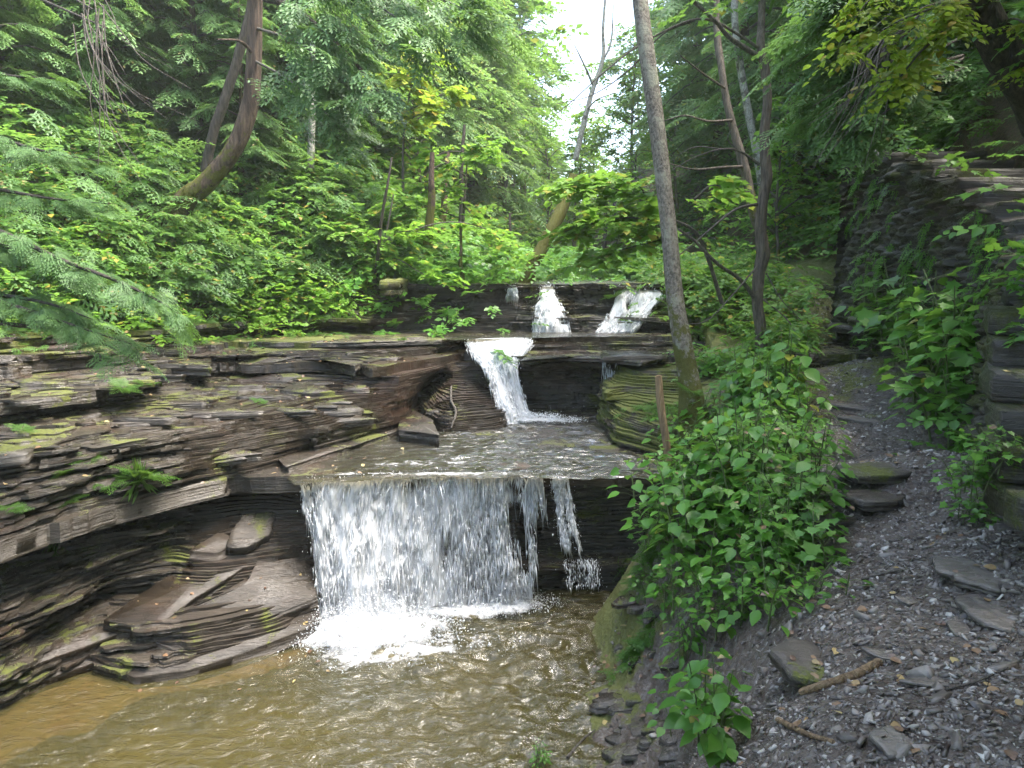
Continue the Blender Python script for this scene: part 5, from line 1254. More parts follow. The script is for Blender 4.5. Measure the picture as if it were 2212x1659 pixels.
# tall trees behind the camera whose crowns shade the near path
for x, y, k, s_, lab in ((3.9, -1.5, 0, 1.0, 'hemlock beside the path behind the viewer'), (6.2, 1.5, 1, 1.2, 'hemlock on the slope right of the viewer'), (1.2, -4.5, 5, 1.3, 'leafy tree behind the viewer'), (-3.5, -3.5, 2, 1.1, 'tall hemlock across the stream behind the viewer'), (-8.5, 2.0, 0, 1.1, 'hemlock left of the lower pool')):
    plant(k, x, y, x * 2, s_, lab, 'trees around the viewer', 'hemlock' if k < 4 else 'leafy tree')
def shade_limbs():
    base = np.array([4.6, 1.2, 2.6]); root = tag(empty('maple_tree', tuple(base)), 'big maple right of the viewer spreading its limbs over the path', 'tree')
    mb, _ = trunk_mb(np.array([(0, 0, -.6), (-.1, .1, 2), (-.2, .3, 4.5), (-.3, .6, 8)]), [.22, .18, .15, .05], 14, .12, 3); mb.build('trunk', M['bark_brown'], root, True)
    rr = np.random.default_rng(77); cb = MB(); lb = MB()
    for k in range(26):
        a = rr.uniform(1.2, 4.2); L = rr.uniform(1.8, 4.6); z0 = rr.uniform(4.2, 6.5); dr = np.array([math.cos(a), math.sin(a), 0])
        pts = [np.array([-.2, .3, z0 - .6]), np.array([-.2, .3, z0]) + dr * L * .5 + [0, 0, .5], np.array([-.2, .3, z0]) + dr * L + [0, 0, .4]]
        if pts[2][1] + base[1] > 3.6: pts[2][2] += 1.0
        lb.tube(smooth_path(pts, 12), np.linspace(.04, .006, 12), 6); leafy(cb, pts, SP_LO, 40, .55, rr, .4)
    lb.build('limbs', M['twig'], root); cb.build('crown', M['leaf_under'], root)
shade_limbs()
# centre maple sapling with big clear leaves, reached by a limb from the right
def sap(name, pts, wid, bark, label, mats, tm, n, size, seed, rad, extra=()):
    def cr(root, base):
        r = np.random.default_rng(seed); mb = MB(); lb = MB()
        for ps, k in extra:
            P = np.array([aty(*q) for q in ps]) - base
            lb.tube(smooth_path(P, 14), np.linspace(.014, .004, 14), 5)
            leafy(mb, P, tm, k, size, r, rad)
        lb.build('limbs', M['twig'], root); mb.build('crown', mats, root)
    return tree_pix(name, pts, wid, bark, label, 'sapling', seed=seed, seg=8, crown=cr, sink=.1)
sap('maple_sapling', [(1560, 640, 10.6), (1530, 560, 10.4), (1500, 500, 10.2), (1440, 470, 10.0), (1380, 450, 9.9)], [9, 7, 4], M['twig'], 'maple sapling spreading big clear green leaves left of the grey trunk', M['leaf_bright'], SP_MAP, 0, .36, 61, .16,
    [([(1440, 470, 10), (1380, 430, 9.9), (1300, 400, 9.8), (1220, 395, 9.7)], 46), ([(1440, 480, 10), (1360, 470, 9.8), (1290, 480, 9.7), (1220, 500, 9.6)], 46), ([(1500, 500, 10.2), (1420, 520, 10), (1340, 540, 9.8), (1270, 555, 9.7)], 34), ([(1400, 440, 10), (1380, 400, 9.9), (1330, 370, 9.9)], 20),
     ([(1500, 430, 10.2), (1540, 400, 10.2), (1600, 420, 10.2)], 14)])
sap('yellow_sapling', [(870, 400, 13.5), (872, 300, 13.5), (885, 200, 13.5), (905, 120, 13.5)], [6, 4, 2], M['twig'], 'yellow leaved sapling catching light above the left cliff', M['leaf_yellow'], SP_MAP, 0, .34, 62, .18,
    [([(885, 200, 13.5), (900, 150, 13.4), (905, 110, 13.3)], 24), ([(880, 240, 13.5), (920, 220, 13.2), (985, 190, 13)], 26), ([(872, 280, 13.5), (900, 250, 13.2), (960, 245, 13)], 22), ([(872, 200, 13.5), (850, 170, 13.3), (868, 150, 13.2)], 14)])
sap('light_sapling', [(1000, 480, 13.8), (1005, 400, 13.8), (1010, 340, 13.8)], [6, 4, 3], M['twig'], 'light green sapling with layered leaves under the yellow one', M['leaf_bright'], SP_MAP, 0, .32, 63, .16,
    [([(1000, 420, 13.6), (950, 400, 13.3), (870, 395, 13)], 30), ([(1008, 350, 13.6), (1040, 320, 13.3), (1080, 310, 13)], 26), ([(1005, 380, 13.6), (960, 350, 13.3), (930, 330, 13.1)], 22), ([(1000, 440, 13.6), (1050, 500, 13.2), (1100, 520, 13.0)], 26), ([(990, 470, 13.5), (900, 440, 13), (840, 450, 12.7)], 26)])
sap('cliff_sapling', [(800, 620, 12.4), (820, 560, 12.4), (835, 500, 12.4), (850, 420, 12.4)], [6, 5, 3], M['twig'], 'small leafy sapling leaning out at the left cliff edge', M['leaf_bright'], SP_MAP, 0, .28, 64, .14,
    [([(830, 520, 12.3), (870, 500, 12.0), (930, 505, 11.8)], 22), ([(825, 540, 12.3), (780, 500, 12.1), (740, 490, 12)], 20), ([(820, 560, 12.3), (860, 560, 12), (910, 590, 11.7), (950, 605, 11.6)], 20), ([(830, 520, 12.3), (960, 480, 12.3), (1060, 500, 12.3), (1110, 560, 12.3)], 26)])

# hanging hemlock boughs at the left edge, on a trunk just outside the picture
def bough_tree():
    base = np.array([-5.6, 5.6, 2.3])
    root = tag(empty('hemlock_tree', tuple(base)), 'near hemlock whose blue green boughs hang in from the left edge', 'hemlock')
    mb, _ = trunk_mb(np.array([(0, 0, -.5), (.05, 0, 1.5), (-.1, .1, 4), (0, .2, 7.5)]), [.16, .14, .12, .05], 16, .15, 3); mb.build('trunk', M['bark_red'], root, True)
    r = np.random.default_rng(70); mb = MB(); lb = MB(); db = MB()
    boughs = [([(-160, 440, 5.8), (0, 500, 5.3), (130, 560, 5.0), (260, 610, 4.8), (360, 660, 4.7), (395, 690, 4.7)], 46, .21), ([(-160, 560, 5.7), (-20, 640, 5.2), (90, 680, 5.0), (180, 710, 4.9), (290, 745, 4.8)], 42, .20),
              ([(-160, 250, 6.0), (0, 300, 5.8), (110, 330, 5.6), (230, 350, 5.5)], 34, .21), ([(-160, 380, 5.9), (0, 410, 5.6), (120, 430, 5.4), (240, 440, 5.3)], 36, .21), ([(-160, 120, 6.4), (0, 160, 6.2), (120, 170, 6.0)], 24, .22),
              ([(-120, 500, 5.5), (60, 545, 5.2), (180, 590, 5.0)], 26, .2), ([(-160, 620, 5.7), (20, 640, 5.3), (120, 660, 5.1), (200, 690, 5.0)], 26, .2), ([(-160, 680, 5.6), (60, 705, 5.2), (160, 715, 5.0), (300, 780, 4.8)], 12, .2)]
    for pts, n, sz in boughs:
        P = np.array([aty(*q) for q in pts]) - base
        lb.tube(smooth_path(P, 26), np.linspace(.022, .003, 26), 6, .1)
        Q = smooth_path(P, 60); i = r.integers(4, 60, n * 2); m = len(i); p = Q[i] + r.normal(0, .03, (m, 3))
        d = np.gradient(Q, axis=0)[i]; d /= np.linalg.norm(d, axis=1)[:, None]; a = r.choice([-1, 1], m) * r.uniform(.2, 1.1, m)
        y = np.stack([d[:, 0] * np.cos(a) - d[:, 1] * np.sin(a), d[:, 0] * np.sin(a) + d[:, 1] * np.cos(a), d[:, 2] + r.normal(-.12, .15, m)], -1)
        z = np.stack([r.normal(0, .25, m), r.normal(0, .25, m), np.ones(m)], -1)
        scatter_tmpl(mb, FR, p, z, y, sz * r.uniform(.6, 1.2, m), r)
    for k in range(15):   # dead grey twigs drooping in a fan
        u0 = r.uniform(150, 230); v0 = r.uniform(-40, 60); Yk = 6.0 + r.normal(0, .25); du = r.uniform(-20, 230); dv = r.uniform(140, 380)
        pts = [(u0, v0, Yk), (u0 + du * .15 + r.normal(0, 10), v0 + dv * .35, Yk - .1), (u0 + du * .45 + r.normal(0, 12), v0 + dv * .68, Yk - .2), (u0 + du, v0 + dv, Yk - .25)]
        P = np.array([aty(*q) for q in pts]) - base; db.tube(smooth_path(P, 12), np.linspace(.0065, .0016, 12), 4)
    for a, b_ in (((-160, -60), (230, 60)), ((-120, -120), (200, 20))):
        P = np.array([aty(a[0], a[1], 6.5), aty((a[0] + b_[0]) / 2, (a[1] + b_[1]) / 2 - 20, 6.2), aty(b_[0], b_[1], 6.0)]) - base; db.tube(smooth_path(P, 14), np.linspace(.02, .006, 14), 6)
    lb.build('limbs', M['bark_dark'], root); mb.build('needle_sprays', M['needle_pale'], root); db.build('dead_twigs', M['twig'], root)
bough_tree()
# dark bare twigs and dim hemlock boughs hanging over the right side
def right_boughs():
    base = np.array([6.3, 8.6, 4.6]); root = tag(empty('hemlock_tree', tuple(base)), 'shaded hemlock above the wall with boughs and bare twigs hanging left', 'hemlock')
    mb, _ = trunk_mb(np.array([(0, 0, -.5), (.05, 0, 1.5), (-.1, .1, 4), (0, .2, 8)]), [.16, .14, .12, .05], 12, .15, 3); mb.build('trunk', M['bark_dark'], root, True)
    r = np.random.default_rng(71); mb = MB(); db = MB()
    for k in range(18):
        u1 = r.uniform(1690, 1900); v1 = r.uniform(-60, 330); v0 = v1 - r.uniform(60, 200)
        P = np.array([aty(2080, v0 - 60, 8.4), aty((2080 + u1) / 2, (v0 + v1) / 2 - 40, 8.1 + r.normal(0, .4)), aty(u1, v1, 8.0 + r.normal(0, .7))]) - base
        db.tube(smooth_path(P, 14), np.linspace(.018, .004, 14), 5)
        n = 30; Q = smooth_path(P, 40); i = r.integers(12, 40, n); p = Q[i] + r.normal(0, .10, (n, 3)); d = P[-1] - P[0]; d /= np.linalg.norm(d); a = r.choice([-1, 1], n) * r.uniform(.2, 1.1, n)
        y = np.stack([d[0] * np.cos(a) - d[1] * np.sin(a), d[0] * np.sin(a) + d[1] * np.cos(a), r.normal(-.35, .15, n)], -1)
        scatter_tmpl(mb, FR_MID, p, np.stack([r.normal(0, .25, n), r.normal(0, .25, n), np.ones(n)], -1), y, .5 * r.uniform(.6, 1.2, n), r)
    for k in range(22):
        u0 = r.uniform(1860, 1930); v0 = r.uniform(90, 160); du = r.uniform(-190, -20); dv = r.uniform(80, 260)
        pts = [(u0 + 60, v0 - 60, 6.2), (u0, v0, 6.1), (u0 + du * .4, v0 + dv * .5, 6.0), (u0 + du, v0 + dv, 6.0)]
        P = np.array([aty(*q) for q in pts]) - base; db.tube(smooth_path(P, 12), np.linspace(.009, .0022, 12), 4)
    mb.build('needle_sprays', M['needle'], root); db.build('dead_twigs', M['twig'], root)['kind'] = 'stuff'
right_boughs()
print('hero trees', time.time() - T0)

# ------------------------------------------------------------------ stone wall, staircase, broken post
WLINE = [(2.75, 2.9, 1.62, 1.85), (2.85, 3.7, 1.62, 2.15), (3.25, 4.6, 1.7, 2.75), (3.75, 5.5, 1.8, 3.2), (4.35, 6.5, 1.95, 3.62), (4.62, 7.6, 2.1, 4.05), (4.7, 8.8, 2.2, 4.4), (4.74, 10.2, 2.4, 4.86)]
def build_wall():
    W = smooth_path(WLINE, 420); n = len(W); m = 110
    tan = np.gradient(W[:, :2], axis=0); tan /= np.linalg.norm(tan, axis=1)[:, None]; nor = np.stack([-tan[:, 1], tan[:, 0]], -1)   # towards the path
    t = np.linspace(0, 1, m)[None, :]
    Z = (W[:, 2:3] - .25) + (W[:, 3:4] - W[:, 2:3] + .25) * t
    s = np.cumsum(np.r_[0, np.hypot(*np.diff(W[:, :2], axis=0).T)])[:, None]
    def stones(sx, Zx, k=1.0):
        f1, f2, cid = voro(sx * 4.2 * k + .5 * vn(sx * 3, Zx * 3, 0, 5), Zx * 17 * k + .9 * vn(sx * 1.6, Zx * 2, 0, 6), np.zeros_like(Zx) + .5, 9)
        return .085 * np.clip((f2 - f1) * 2.2, 0, 1) ** .5 + .10 * (cid - .5), cid
    h, cid = stones(s + 0 * Z, Z)
    h = h + .08 * fbm(s * 1.1, Z * 1.4, 0, 130, 3) + .02 * fbm(s * 14, Z * 14, 0, 134, 3) + (.04 + .2 * sstep(1.2, 3, s)) * (1 - t)   # batter
    h = np.where(t > .985, h - .25, h)
    X = W[:, :1] + nor[:, :1] * h; Y = W[:, 1:2] + nor[:, 1:2] * h
    root = tag(empty('stone_wall', (3.7, 5.6, 1.8)), 'mossy dry stone retaining wall under the staircase right of the path', 'stone wall')
    L = np.array([3.7, 5.6, 1.8])
    grid('rubble_face', X - L[0], Y - L[1], Z - L[2], M['wallrock'], False, root)
    # the far end face turning right, behind it the rubble core
    e = W[-1]; xs = np.linspace(0, 1.6, 70)[None, :]; zz = np.linspace(1.9, 4.86, 110)[:, None]
    h2, _ = stones(xs + 20 + 0 * zz, zz + 0 * xs); grid('end_face', (e[0] - .25 + xs) - L[0] + 0 * zz, e[1] + .02 + h2 * 1.0 - L[1], zz + 0 * xs - L[2], M['wallrock'], False, root)
    # moss and fern clumps hanging on the face
    r = np.random.default_rng(140); k = 1000; i = r.integers(20, n, k); j = r.integers(15, m - 2, k); keep = vn(s[i, 0] * 1.6, Z[i, j] * 1.2, 0, 141) > .0; i, j = i[keep], j[keep]
    p = np.stack([X[i, j], Y[i, j], Z[i, j]], -1) - L; y = np.c_[nor[i] * .5, r.normal(-.7, .3, len(i))]; z = np.c_[nor[i], np.full(len(i), .8)]
    mb = MB(); scatter_tmpl(mb, FR_LO, p, z, y, .2 * r.uniform(.5, 1.4, len(i)), r); mb.build('hanging_ferns', M['leaf_bush'], root)
    return W, nor
WW, WN = build_wall()
def block(mb, c, ax, sx, sy, sz, r, j=.012):
    """rough split stone: a subdivided box with jittered corners"""
    n = 4; g = np.linspace(-1, 1, n + 1); V = []; idx = {}
    Q = []
    def vid(a, b, c_):
        k = (round(a, 3), round(b, 3), round(c_, 3))
        if k not in idx: idx[k] = len(V); V.append(k)
        return idx[k]
    for f in range(3):
        for sgn in (-1, 1):
            for i in range(n):
                for q in range(n):
                    cs = [(g[i], g[q]), (g[i + 1], g[q]), (g[i + 1], g[q + 1]), (g[i], g[q + 1])]
                    if sgn < 0: cs = cs[::-1]
                    ids = []
                    for a, b in cs:
                        p = [0, 0, 0]; p[f] = sgn; p[(f + 1) % 3] = a; p[(f + 2) % 3] = b; ids.append(vid(*p))
                    Q.append(ids)
    V = np.array(V, float); rr = np.linalg.norm(V, axis=1)[:, None]
    V = V * (1 - .045 * np.clip(rr - 1.2, 0, 1)) * [sx, sy, sz] + r.normal(0, j, V.shape)
    y = np.array([-ax[1], ax[0], 0]); A = np.stack([np.array([ax[0], ax[1], 0]), y, [0, 0, 1]], 1)
    mb.quads(V @ A.T + c, Q)
def stairs():
    r = np.random.default_rng(150); steps = 15
    root = tag(empty('stone_staircase', (3.0, 4.0, 1.6)), 'dark mossy stone staircase climbing along the right edge', 'staircase')
    L = np.array([3.0, 4.0, 1.6])
    cum = np.r_[0, np.cumsum(np.hypot(*np.diff(WW[:, :2], axis=0).T))]
    ztop = WW[:, 3]
    z = 1.92; k = 0
    while z < 4.84:
        i = int(np.argmin(abs(ztop - z))) ; W = WW[i]; nx = WN[i]; tn = np.array([nx[1], -nx[0]])
        ax = -nx    # step runs to the right, away from the path
        c = np.array([W[0], W[1], 0]) + np.r_[ax * (.80 - .20 * float(sstep(5.8, 4.4, W[1]))), 0] + np.r_[tn * .06, 0]; c[2] = z - .085
        mb = MB(); block(mb, c + np.r_[-ax * (.06 + r.uniform(-.04, .04)), 0] * 1.0 - L, ax, .78, .30, .088, r, .009)
        mb.build('step', M['wallrock'], root); z += .172; k += 1
stairs()
# lowest, separate kerb stone at the frame edge
def stone(name, c, sx, sy, sz, rot, mat, label, group=None, seed=0, j=.2, cat='stone', tilt=(0, 0)):
    """irregular split slab: ragged polygon outline, flat top, broken layered edge"""
    r = np.random.default_rng(seed + 900); n = 26
    th = np.linspace(0, 2 * PI, n, endpoint=False)
    th = np.sort(th + r.normal(0, .07, n)); cs = np.cos(th); sn = np.sin(th); m = 5 + seed % 3; A = np.sort(np.linspace(0, 2 * PI, m, endpoint=False) + r.normal(0, .28, m)); dd = r.uniform(.62, .95, m)
    rad = np.min(np.array([q / np.clip(np.cos(th - a), .2, 1) for a, q in zip(A, dd)]), axis=0); rad = np.minimum(rad, 1.35) + j * .35 * vn(np.cos(th) * 5, np.sin(th) * 5, 0, seed + 1)
    lv = [(-1, .93), (-.45, 1.0), (-.1, .95), (0, 1.04), (.8, 1.0), (1, .975)]
    V = []; 
    for zz, q in lv:
        q2 = q * rad + .02 * vn(th * 3, zz * 5 + 0 * th, 0, seed + 3)
        V.append(np.stack([cs * q2 * sx, sn * q2 * sy, zz * sz + .12 * sz * vn(cs * 2, sn * 2, zz, seed + 4)], -1))
    # inner rings for the top
    for q in (.72, .4): V.append(np.stack([cs * q * rad * sx, sn * q * rad * sy, sz * (1.06 + .22 * vn(cs * q * 3, sn * q * 3, 0, seed + 6))], -1))
    V = np.vstack(V + [np.array([[0, 0, sz * 1.1]])]); Q = []
    for a in range(len(lv) + 1):
        for i in range(n): Q.append([a * n + i, a * n + (i + 1) % n, (a + 1) * n + (i + 1) % n, (a + 1) * n + i])
    mb = MB(); mb.quads(V, Q); a = len(lv) + 1; mb.C.append(np.full(n, 3)); mb.L.append(np.array([[a * n + i, a * n + (i + 1) % n, (a + 1) * n] for i in range(n)]).ravel())
    o = mb.build(name, mat); o.location = c; o.rotation_euler = (tilt[0], tilt[1], rot)
    return tag(o, label, cat, group)
def stone_pix(u, v, wpx, dpx, h, rot, mat, label, seed, tilt=(0, 0), group=None, up=0.3, j=.2, name='flat_stone'):
    p = hit(u, v); k = RS / FPX * np.linalg.norm(p - EYE); h = h * .7; sx = wpx * .5 * k
    ang = math.asin(max(.12, (EYE[2] - p[2]) / np.linalg.norm(p - EYE))); sy = dpx * .5 * k / math.sin(ang)
    p = p + [0, sy * 0, h * up]
    return stone(name, tuple(p), sx, sy, h, rot, mat, label, group, seed, j, tilt=tilt)
bpy.context.view_layer.update(); DG = bpy.context.evaluated_depsgraph_get()
stone_pix(1895, 1030, 150, 30, .045, .25, M['slabdark'], 'upper of two dark stone steps across the path', 1, (.0, -.06), name='step_stone', up=.7)
stone_pix(1880, 1085, 150, 32, .05, .12, M['slabdark'], 'lower of two dark stone steps across the path', 2, (.0, -.04), name='step_stone', up=.7)
stone_pix(1795, 1130, 150, 24, .045, .05, M['slabdark'], 'half buried dark slab below the two stone steps', 3, name='step_stone', up=.4)
stone_pix(1755, 1440, 150, 90, .05, .35, M['slabdark'], 'large tan boulder slab at the foot of the leafy plants', 4, (.04, .12), name='boulder', up=-.1)
stone_pix(2100, 1235, 110, 60, .022, .2, M['slab'], 'pale flat paving stone on the right, farthest of three', 5)
stone_pix(2110, 1262, 95, 40, .03, .05, M['slab'], 'pale flat paving stone stepped up in the middle of three', 6, up=.9)
stone_pix(2130, 1318, 120, 60, .022, -.1, M['slab'], 'pale flat paving stone on the right, nearest of three', 7)
stone_pix(1910, 1420, 42, 46, .018, .9, M['slab'], 'small pale rectangular stone in the gravel', 8, j=.08)
stone_pix(1955, 1299, 36, 16, .015, .1, M['slab'], 'bright small stone chip near the wood splinters', 9, j=.1)
stone_pix(2012, 1478, 100, 20, .016, 0, M['slab'], 'long narrow pale sliver of stone in the gravel', 10)
stone_pix(1925, 1600, 75, 50, .016, -.1, M['slab'], 'grey leaf shaped flat stone near the bottom edge', 11)
stone_pix(2075, 1355, 46, 30, .012, -.6, M['slab'], 'small slanted stone below the paving stones', 12, j=.1)
stone_pix(1845, 715, 90, 26, .07, .1, M['slabdark'], 'dark rock step where the path climbs at the bend', 13, name='step_stone', up=.5)
stone_pix(1905, 705, 120, 26, .09, -.05, M['slabdark'], 'long dark rock ledge right of the path bend', 14, name='step_stone', up=.6)
stone_pix(1840, 880, 60, 26, .03, .4, M['slab'], 'flat pale stone on the narrow part of the path', 15)
stone_pix(1850, 905, 70, 18, .025, .5, M['slab'], 'slanting flat stone just below the narrow part of the path', 16)
stone_pix(2212, 1110, 34, 24, .12, .1, M['wallrock'], 'squared kerb stone at the right edge below the staircase', 17, name='kerb_stone', j=.08, up=.1)
stone_pix(860, 628, 44, 40, .17, 0, M['rock_moss'], 'dark overhanging boulder under leaves on the upper left ledge', 18, name='boulder', up=.6)
stone_pix(545, 1160, 90, 40, .09, -.5, M['rock'], 'dark reddish tilted block on the slick slab by the lower waterfall', 19, (.25, .35), name='boulder', up=.4)
# fallen sticks
def stick(pts, w, mat, label, name='fallen_stick', cat='stick', lift=.012):
    P = []
    for u, v in pts: p = hit(u, v); p[2] += lift; P.append(p)
    P = np.array(P); P0 = P.mean(0); rad = np.array(w) * .5 * RS / FPX * np.linalg.norm(P - EYE, axis=1).mean()
    root_mb, _ = trunk_mb(P - P0, np.interp(np.linspace(0, 1, len(P)), np.linspace(0, 1, len(rad)), rad), 7, .2, 5, 24)
    o = root_mb.build(name, mat, None, True); o.location = P0; return tag(o, label, cat)
stick([(975, 840), (975, 870), (985, 895), (975, 930)], [5, 6, 4], M['twig'], 'forked dead stick lying in the notch beside the middle waterfall', lift=.03)
stick([(1730, 1500), (1790, 1482), (1850, 1462), (1900, 1435)], [14, 18, 16], M['wood'], 'short broken branch on the gravel below the boulder')
stick([(1680, 1560), (1740, 1590), (1800, 1610)], [12, 8], M['wood'], 'rotten splinter of wood near the bottom edge')
stick([(2020, 1500), (2100, 1480), (2190, 1440), (2240, 1400)], [5, 4, 3], M['twig'], 'long thin twig crossing the gravel at the right')
stick([(1860, 1255), (1920, 1240), (1950, 1235)], [5, 4], M['twig'], 'short dark twig on the path above the bright chip')
stick([(1225, 1640), (1260, 1600), (1285, 1580)], [6, 3], M['twig'], 'small dark twig at the edge of the lower pool')
stick([(1150, 1352), (1180, 1345), (1200, 1325)], [3, 2], M['twig'], 'tiny twig poking out of the pool by the foam')
tree_pix('broken_post', [(1446, 1040, 6.9), (1440, 960, 6.9), (1428, 880, 6.92), (1422, 812, 6.95)], [19, 17, 16, 15], M['wood'], 'broken snapped sapling stump standing at the shelf edge', 'stump', seg=12, rough=.12, seed=80)
print('stones', time.time() - T0)
# ------------------------------------------------------------------ foreground plants
bpy.context.view_layer.update(); DG = bpy.context.evaluated_depsgraph_get()
def leafy_plant(seed, h, nst, per, size, leaf, mat, spread=.25, name='leafy_plant', top=False, arch=.3):
    r = np.random.default_rng(seed); root = empty(name, (0, 0, 0)); sb = MB(); lb = MB(); fb = MB()
    lv, lf = leaf; Mx = []
    for k in range(nst):
        a = r.uniform(0, 2 * PI); hh = h * r.uniform(.6, 1.1); o = np.array([math.cos(a), math.sin(a), 0]) * arch * hh * r.uniform(.3, 1.2)
        b = np.r_[r.normal(0, spread * .25, 2), -.05]
        P = smooth_path([b, b + o * .3 + [0, 0, hh * .5], b + o + [0, 0, hh]], 24)
        sb.tube(P, np.linspace(.0055, .0022, 24) * (1 + hh), 5)
        for q in range(per):
            t = .25 + .75 * (q + .5 * r.random()) / per; i = int(t * 23); an = q * 2.2 + r.normal(0, .4)
            for s_ in (0, PI):
                d = np.array([math.cos(an + s_), math.sin(an + s_), r.uniform(.1, .45)]); L = .05 + .10 * (1 - t) + r.uniform(0, .04)
                e = P[i] + d * L; sb.tube([P[i], (P[i] + e) / 2 + [0, 0, .01], e], [.002, .0016, .0014], 3, cap=False)
                y = np.array([d[0], d[1], r.normal(-.28, .22)]); z = np.array([r.normal(0, .3), r.normal(0, .3), 1.0])
                Mx.append(mats_from(np.array([e]), np.array([z]), np.array([y]), np.array([size * r.uniform(.55, 1.15) * (1.1 - .45 * t)]))[0])
        if top:
            for q in range(40):
                t = r.random(); c = P[-1] + np.array([r.normal(0, .05), r.normal(0, .05), .02 + .10 * t])
                fb.scatter(LEAF_S[0], LEAF_S[1], mats_from(c[None], r.normal(0, 1, (1, 3)), r.normal(0, 1, (1, 3)), np.array([.012])))
    lb.scatter(lv, lf, np.array(Mx)); sb.build('stems', M['stem'], root); lb.build('leaves', mat, root)
    if top: fb.build('flower_spray', M['herb_pale'], root)['kind'] = 'stuff'
    return root
PP = [leafy_plant(1, .8, 7, 6, .22, LEAF_B, M['leaf_fg'], .4), leafy_plant(2, .6, 9, 6, .17, LEAF_B, M['leaf_fg'], .6), leafy_plant(3, .5, 10, 6, .14, LEAF_P, M['leaf_bush'], .6),
      leafy_plant(4, .42, 12, 7, .10, LEAF_B, M['leaf_bush'], .5), leafy_plant(5, .7, 7, 7, .13, LEAF_N, M['leaf_bush'], .4, top=True), leafy_plant(6, .5, 12, 6, .125, LEAF_P, M['leaf_bush'], .8, arch=.6)]
for p in PP: p.location = (0, -70, 0)
pused = [0] * len(PP)
bpy.context.view_layer.update(); DG = bpy.context.evaluated_depsgraph_get()
def put_plant(k, x, y, s, rz, label, group, z=None, cat='plant', tilt=(0, 0)):
    o = PP[k] if not pused[k] else copy_tree(PP[k]); pused[k] += 1
    if z is None: z = down(x, y, 6)
    o.location = (x, y, z); o.scale = (s, s, s); o.rotation_euler = (tilt[0], tilt[1], rz)
    return tag(o, label, cat, group)
r = np.random.default_rng(5)
# (pixel of the foot, kind, scale, what sets it apart)
FG = [(1685, 885, 0, 1.15, 'tall plant with very big leaves rising highest beside the path'), (1640, 930, 0, 1.0, 'big leaved plant just left of the tallest one'), (1580, 960, 1, 1.0, 'broad leaved plant at the right foot of the grey trunk'),
      (1725, 975, 3, 1.0, 'small leaved plant leaning over the path edge above the step stones'), (1520, 1020, 2, 1.1, 'lobed leaf plant right of the broken stump'), (1590, 1060, 0, .95, 'large leaved plant at the middle of the thicket'),
      (1680, 1060, 1, 1.1, 'bushy broad leaved plant behind the upper step stone'), (1750, 1090, 5, 1.0, 'low lobed plant touching the step stones'), (1480, 1100, 1, 1.0, 'broad leaved plant overhanging the shelf edge'),
      (1560, 1160, 1, 1.15, 'broad leaved plant in the centre of the thicket above the moss'), (1650, 1190, 5, 1.1, 'spreading lobed plant in the shade of the thicket'), (1440, 1180, 5, .9, 'light lobed plant on the mossy edge by the lower waterfall'),
      (1740, 1210, 2, 1.0, 'lobed plant at the path edge under the step stones'), (1500, 1260, 2, 1.0, 'lobed plant low on the mossy bank'), (1610, 1290, 1, .95, 'broad leaved plant halfway down the bank'),
      (1700, 1320, 3, 1.1, 'small leaved plant just above the tan boulder'), (1560, 1340, 3, 1.1, 'small leaved plant at the left foot of the thicket'), (1660, 1250, 4, 1.0, 'narrow leaved plant with a pale flower spray inside the thicket'),
      (1440, 1300, 3, .8, 'small leaved plant low on the mossy stream edge'), (1480, 1420, 4, .7, 'plant with a pale flower spray left of the boulder'), (1620, 1130, 4, 1.0, 'tall narrow leaved plant poking out of the thicket'), (1540, 1090, 3, 1.2, 'dense small leaved plant behind the shelf edge plant'),
      (1690, 980, 3, 1.2, 'dense small leaved plant filling in under the tallest plant'), (1620, 1000, 5, 1.1, 'lobed leaf plant under the big leaved pair'), (1460, 1050, 3, 1.0, 'small leaved plant at the foot of the broken stump'),
      (1600, 895, 0, .95, 'big leaved plant behind the leafy thicket, in front of the twisted tree'), (1545, 935, 2, 1.1, 'lobed plant between the grey trunk and the thicket top'), (1650, 850, 1, 1.1, 'broad leaved plant at the far top of the thicket'), (1700, 930, 1, 1.0, 'broad leaved plant in the upper right of the thicket'),
      (1490, 965, 3, 1.2, 'fine leaved plant between the broken stump and the grey trunk'), (1600, 1110, 0, .85, 'large leaved plant standing up in the very middle of the thicket'), (1510, 1190, 1, 1.0, 'broad leaved plant above the mossy bank face'), (1700, 1130, 2, 1.2, 'lobed plant filling the right edge of the thicket'),
      (1660, 960, 0, .8, 'large pale leaved plant near the thicket top')]
for i, (u, v, k, s, lab) in enumerate(FG):
    p = hit(u, v); put_plant(k, p[0], p[1], s * .92, r.uniform(0, 6), lab, 'leafy plants between the stream and the path', z=p[2])
patch('undergrowth', [(3.5, 5.3, .35), (3.7, 5.9, .4), (4.0, 6.7, .45), (4.2, 7.5, .5), (4.35, 8.4, .5), (4.45, 9.3, .45), (4.4, 10.0, .4), (3.35, 4.9, .25)], 620, SP_UNDER, .30, M['leaf_bush'], 'tangled low leaves under the bushes along the wall', 415, .30, .7)
# the near plant at the bottom edge
p = hit(1560, 1655); put_plant(0, p[0], p[1] + .12, .62, 2.0, 'nearest plant with big leaves at the bottom edge of the picture', None, z=p[2])
p = hit(1530, 1560); put_plant(1, p[0], p[1], .55, 1.0, 'small plant with curled leaves just behind the nearest plant', None, z=p[2])
p = hit(1165, 1655); put_plant(4, p[0], p[1], .3, 1.0, 'tiny seedling rising from the water edge at the bottom', None, z=max(p[2], -.05))
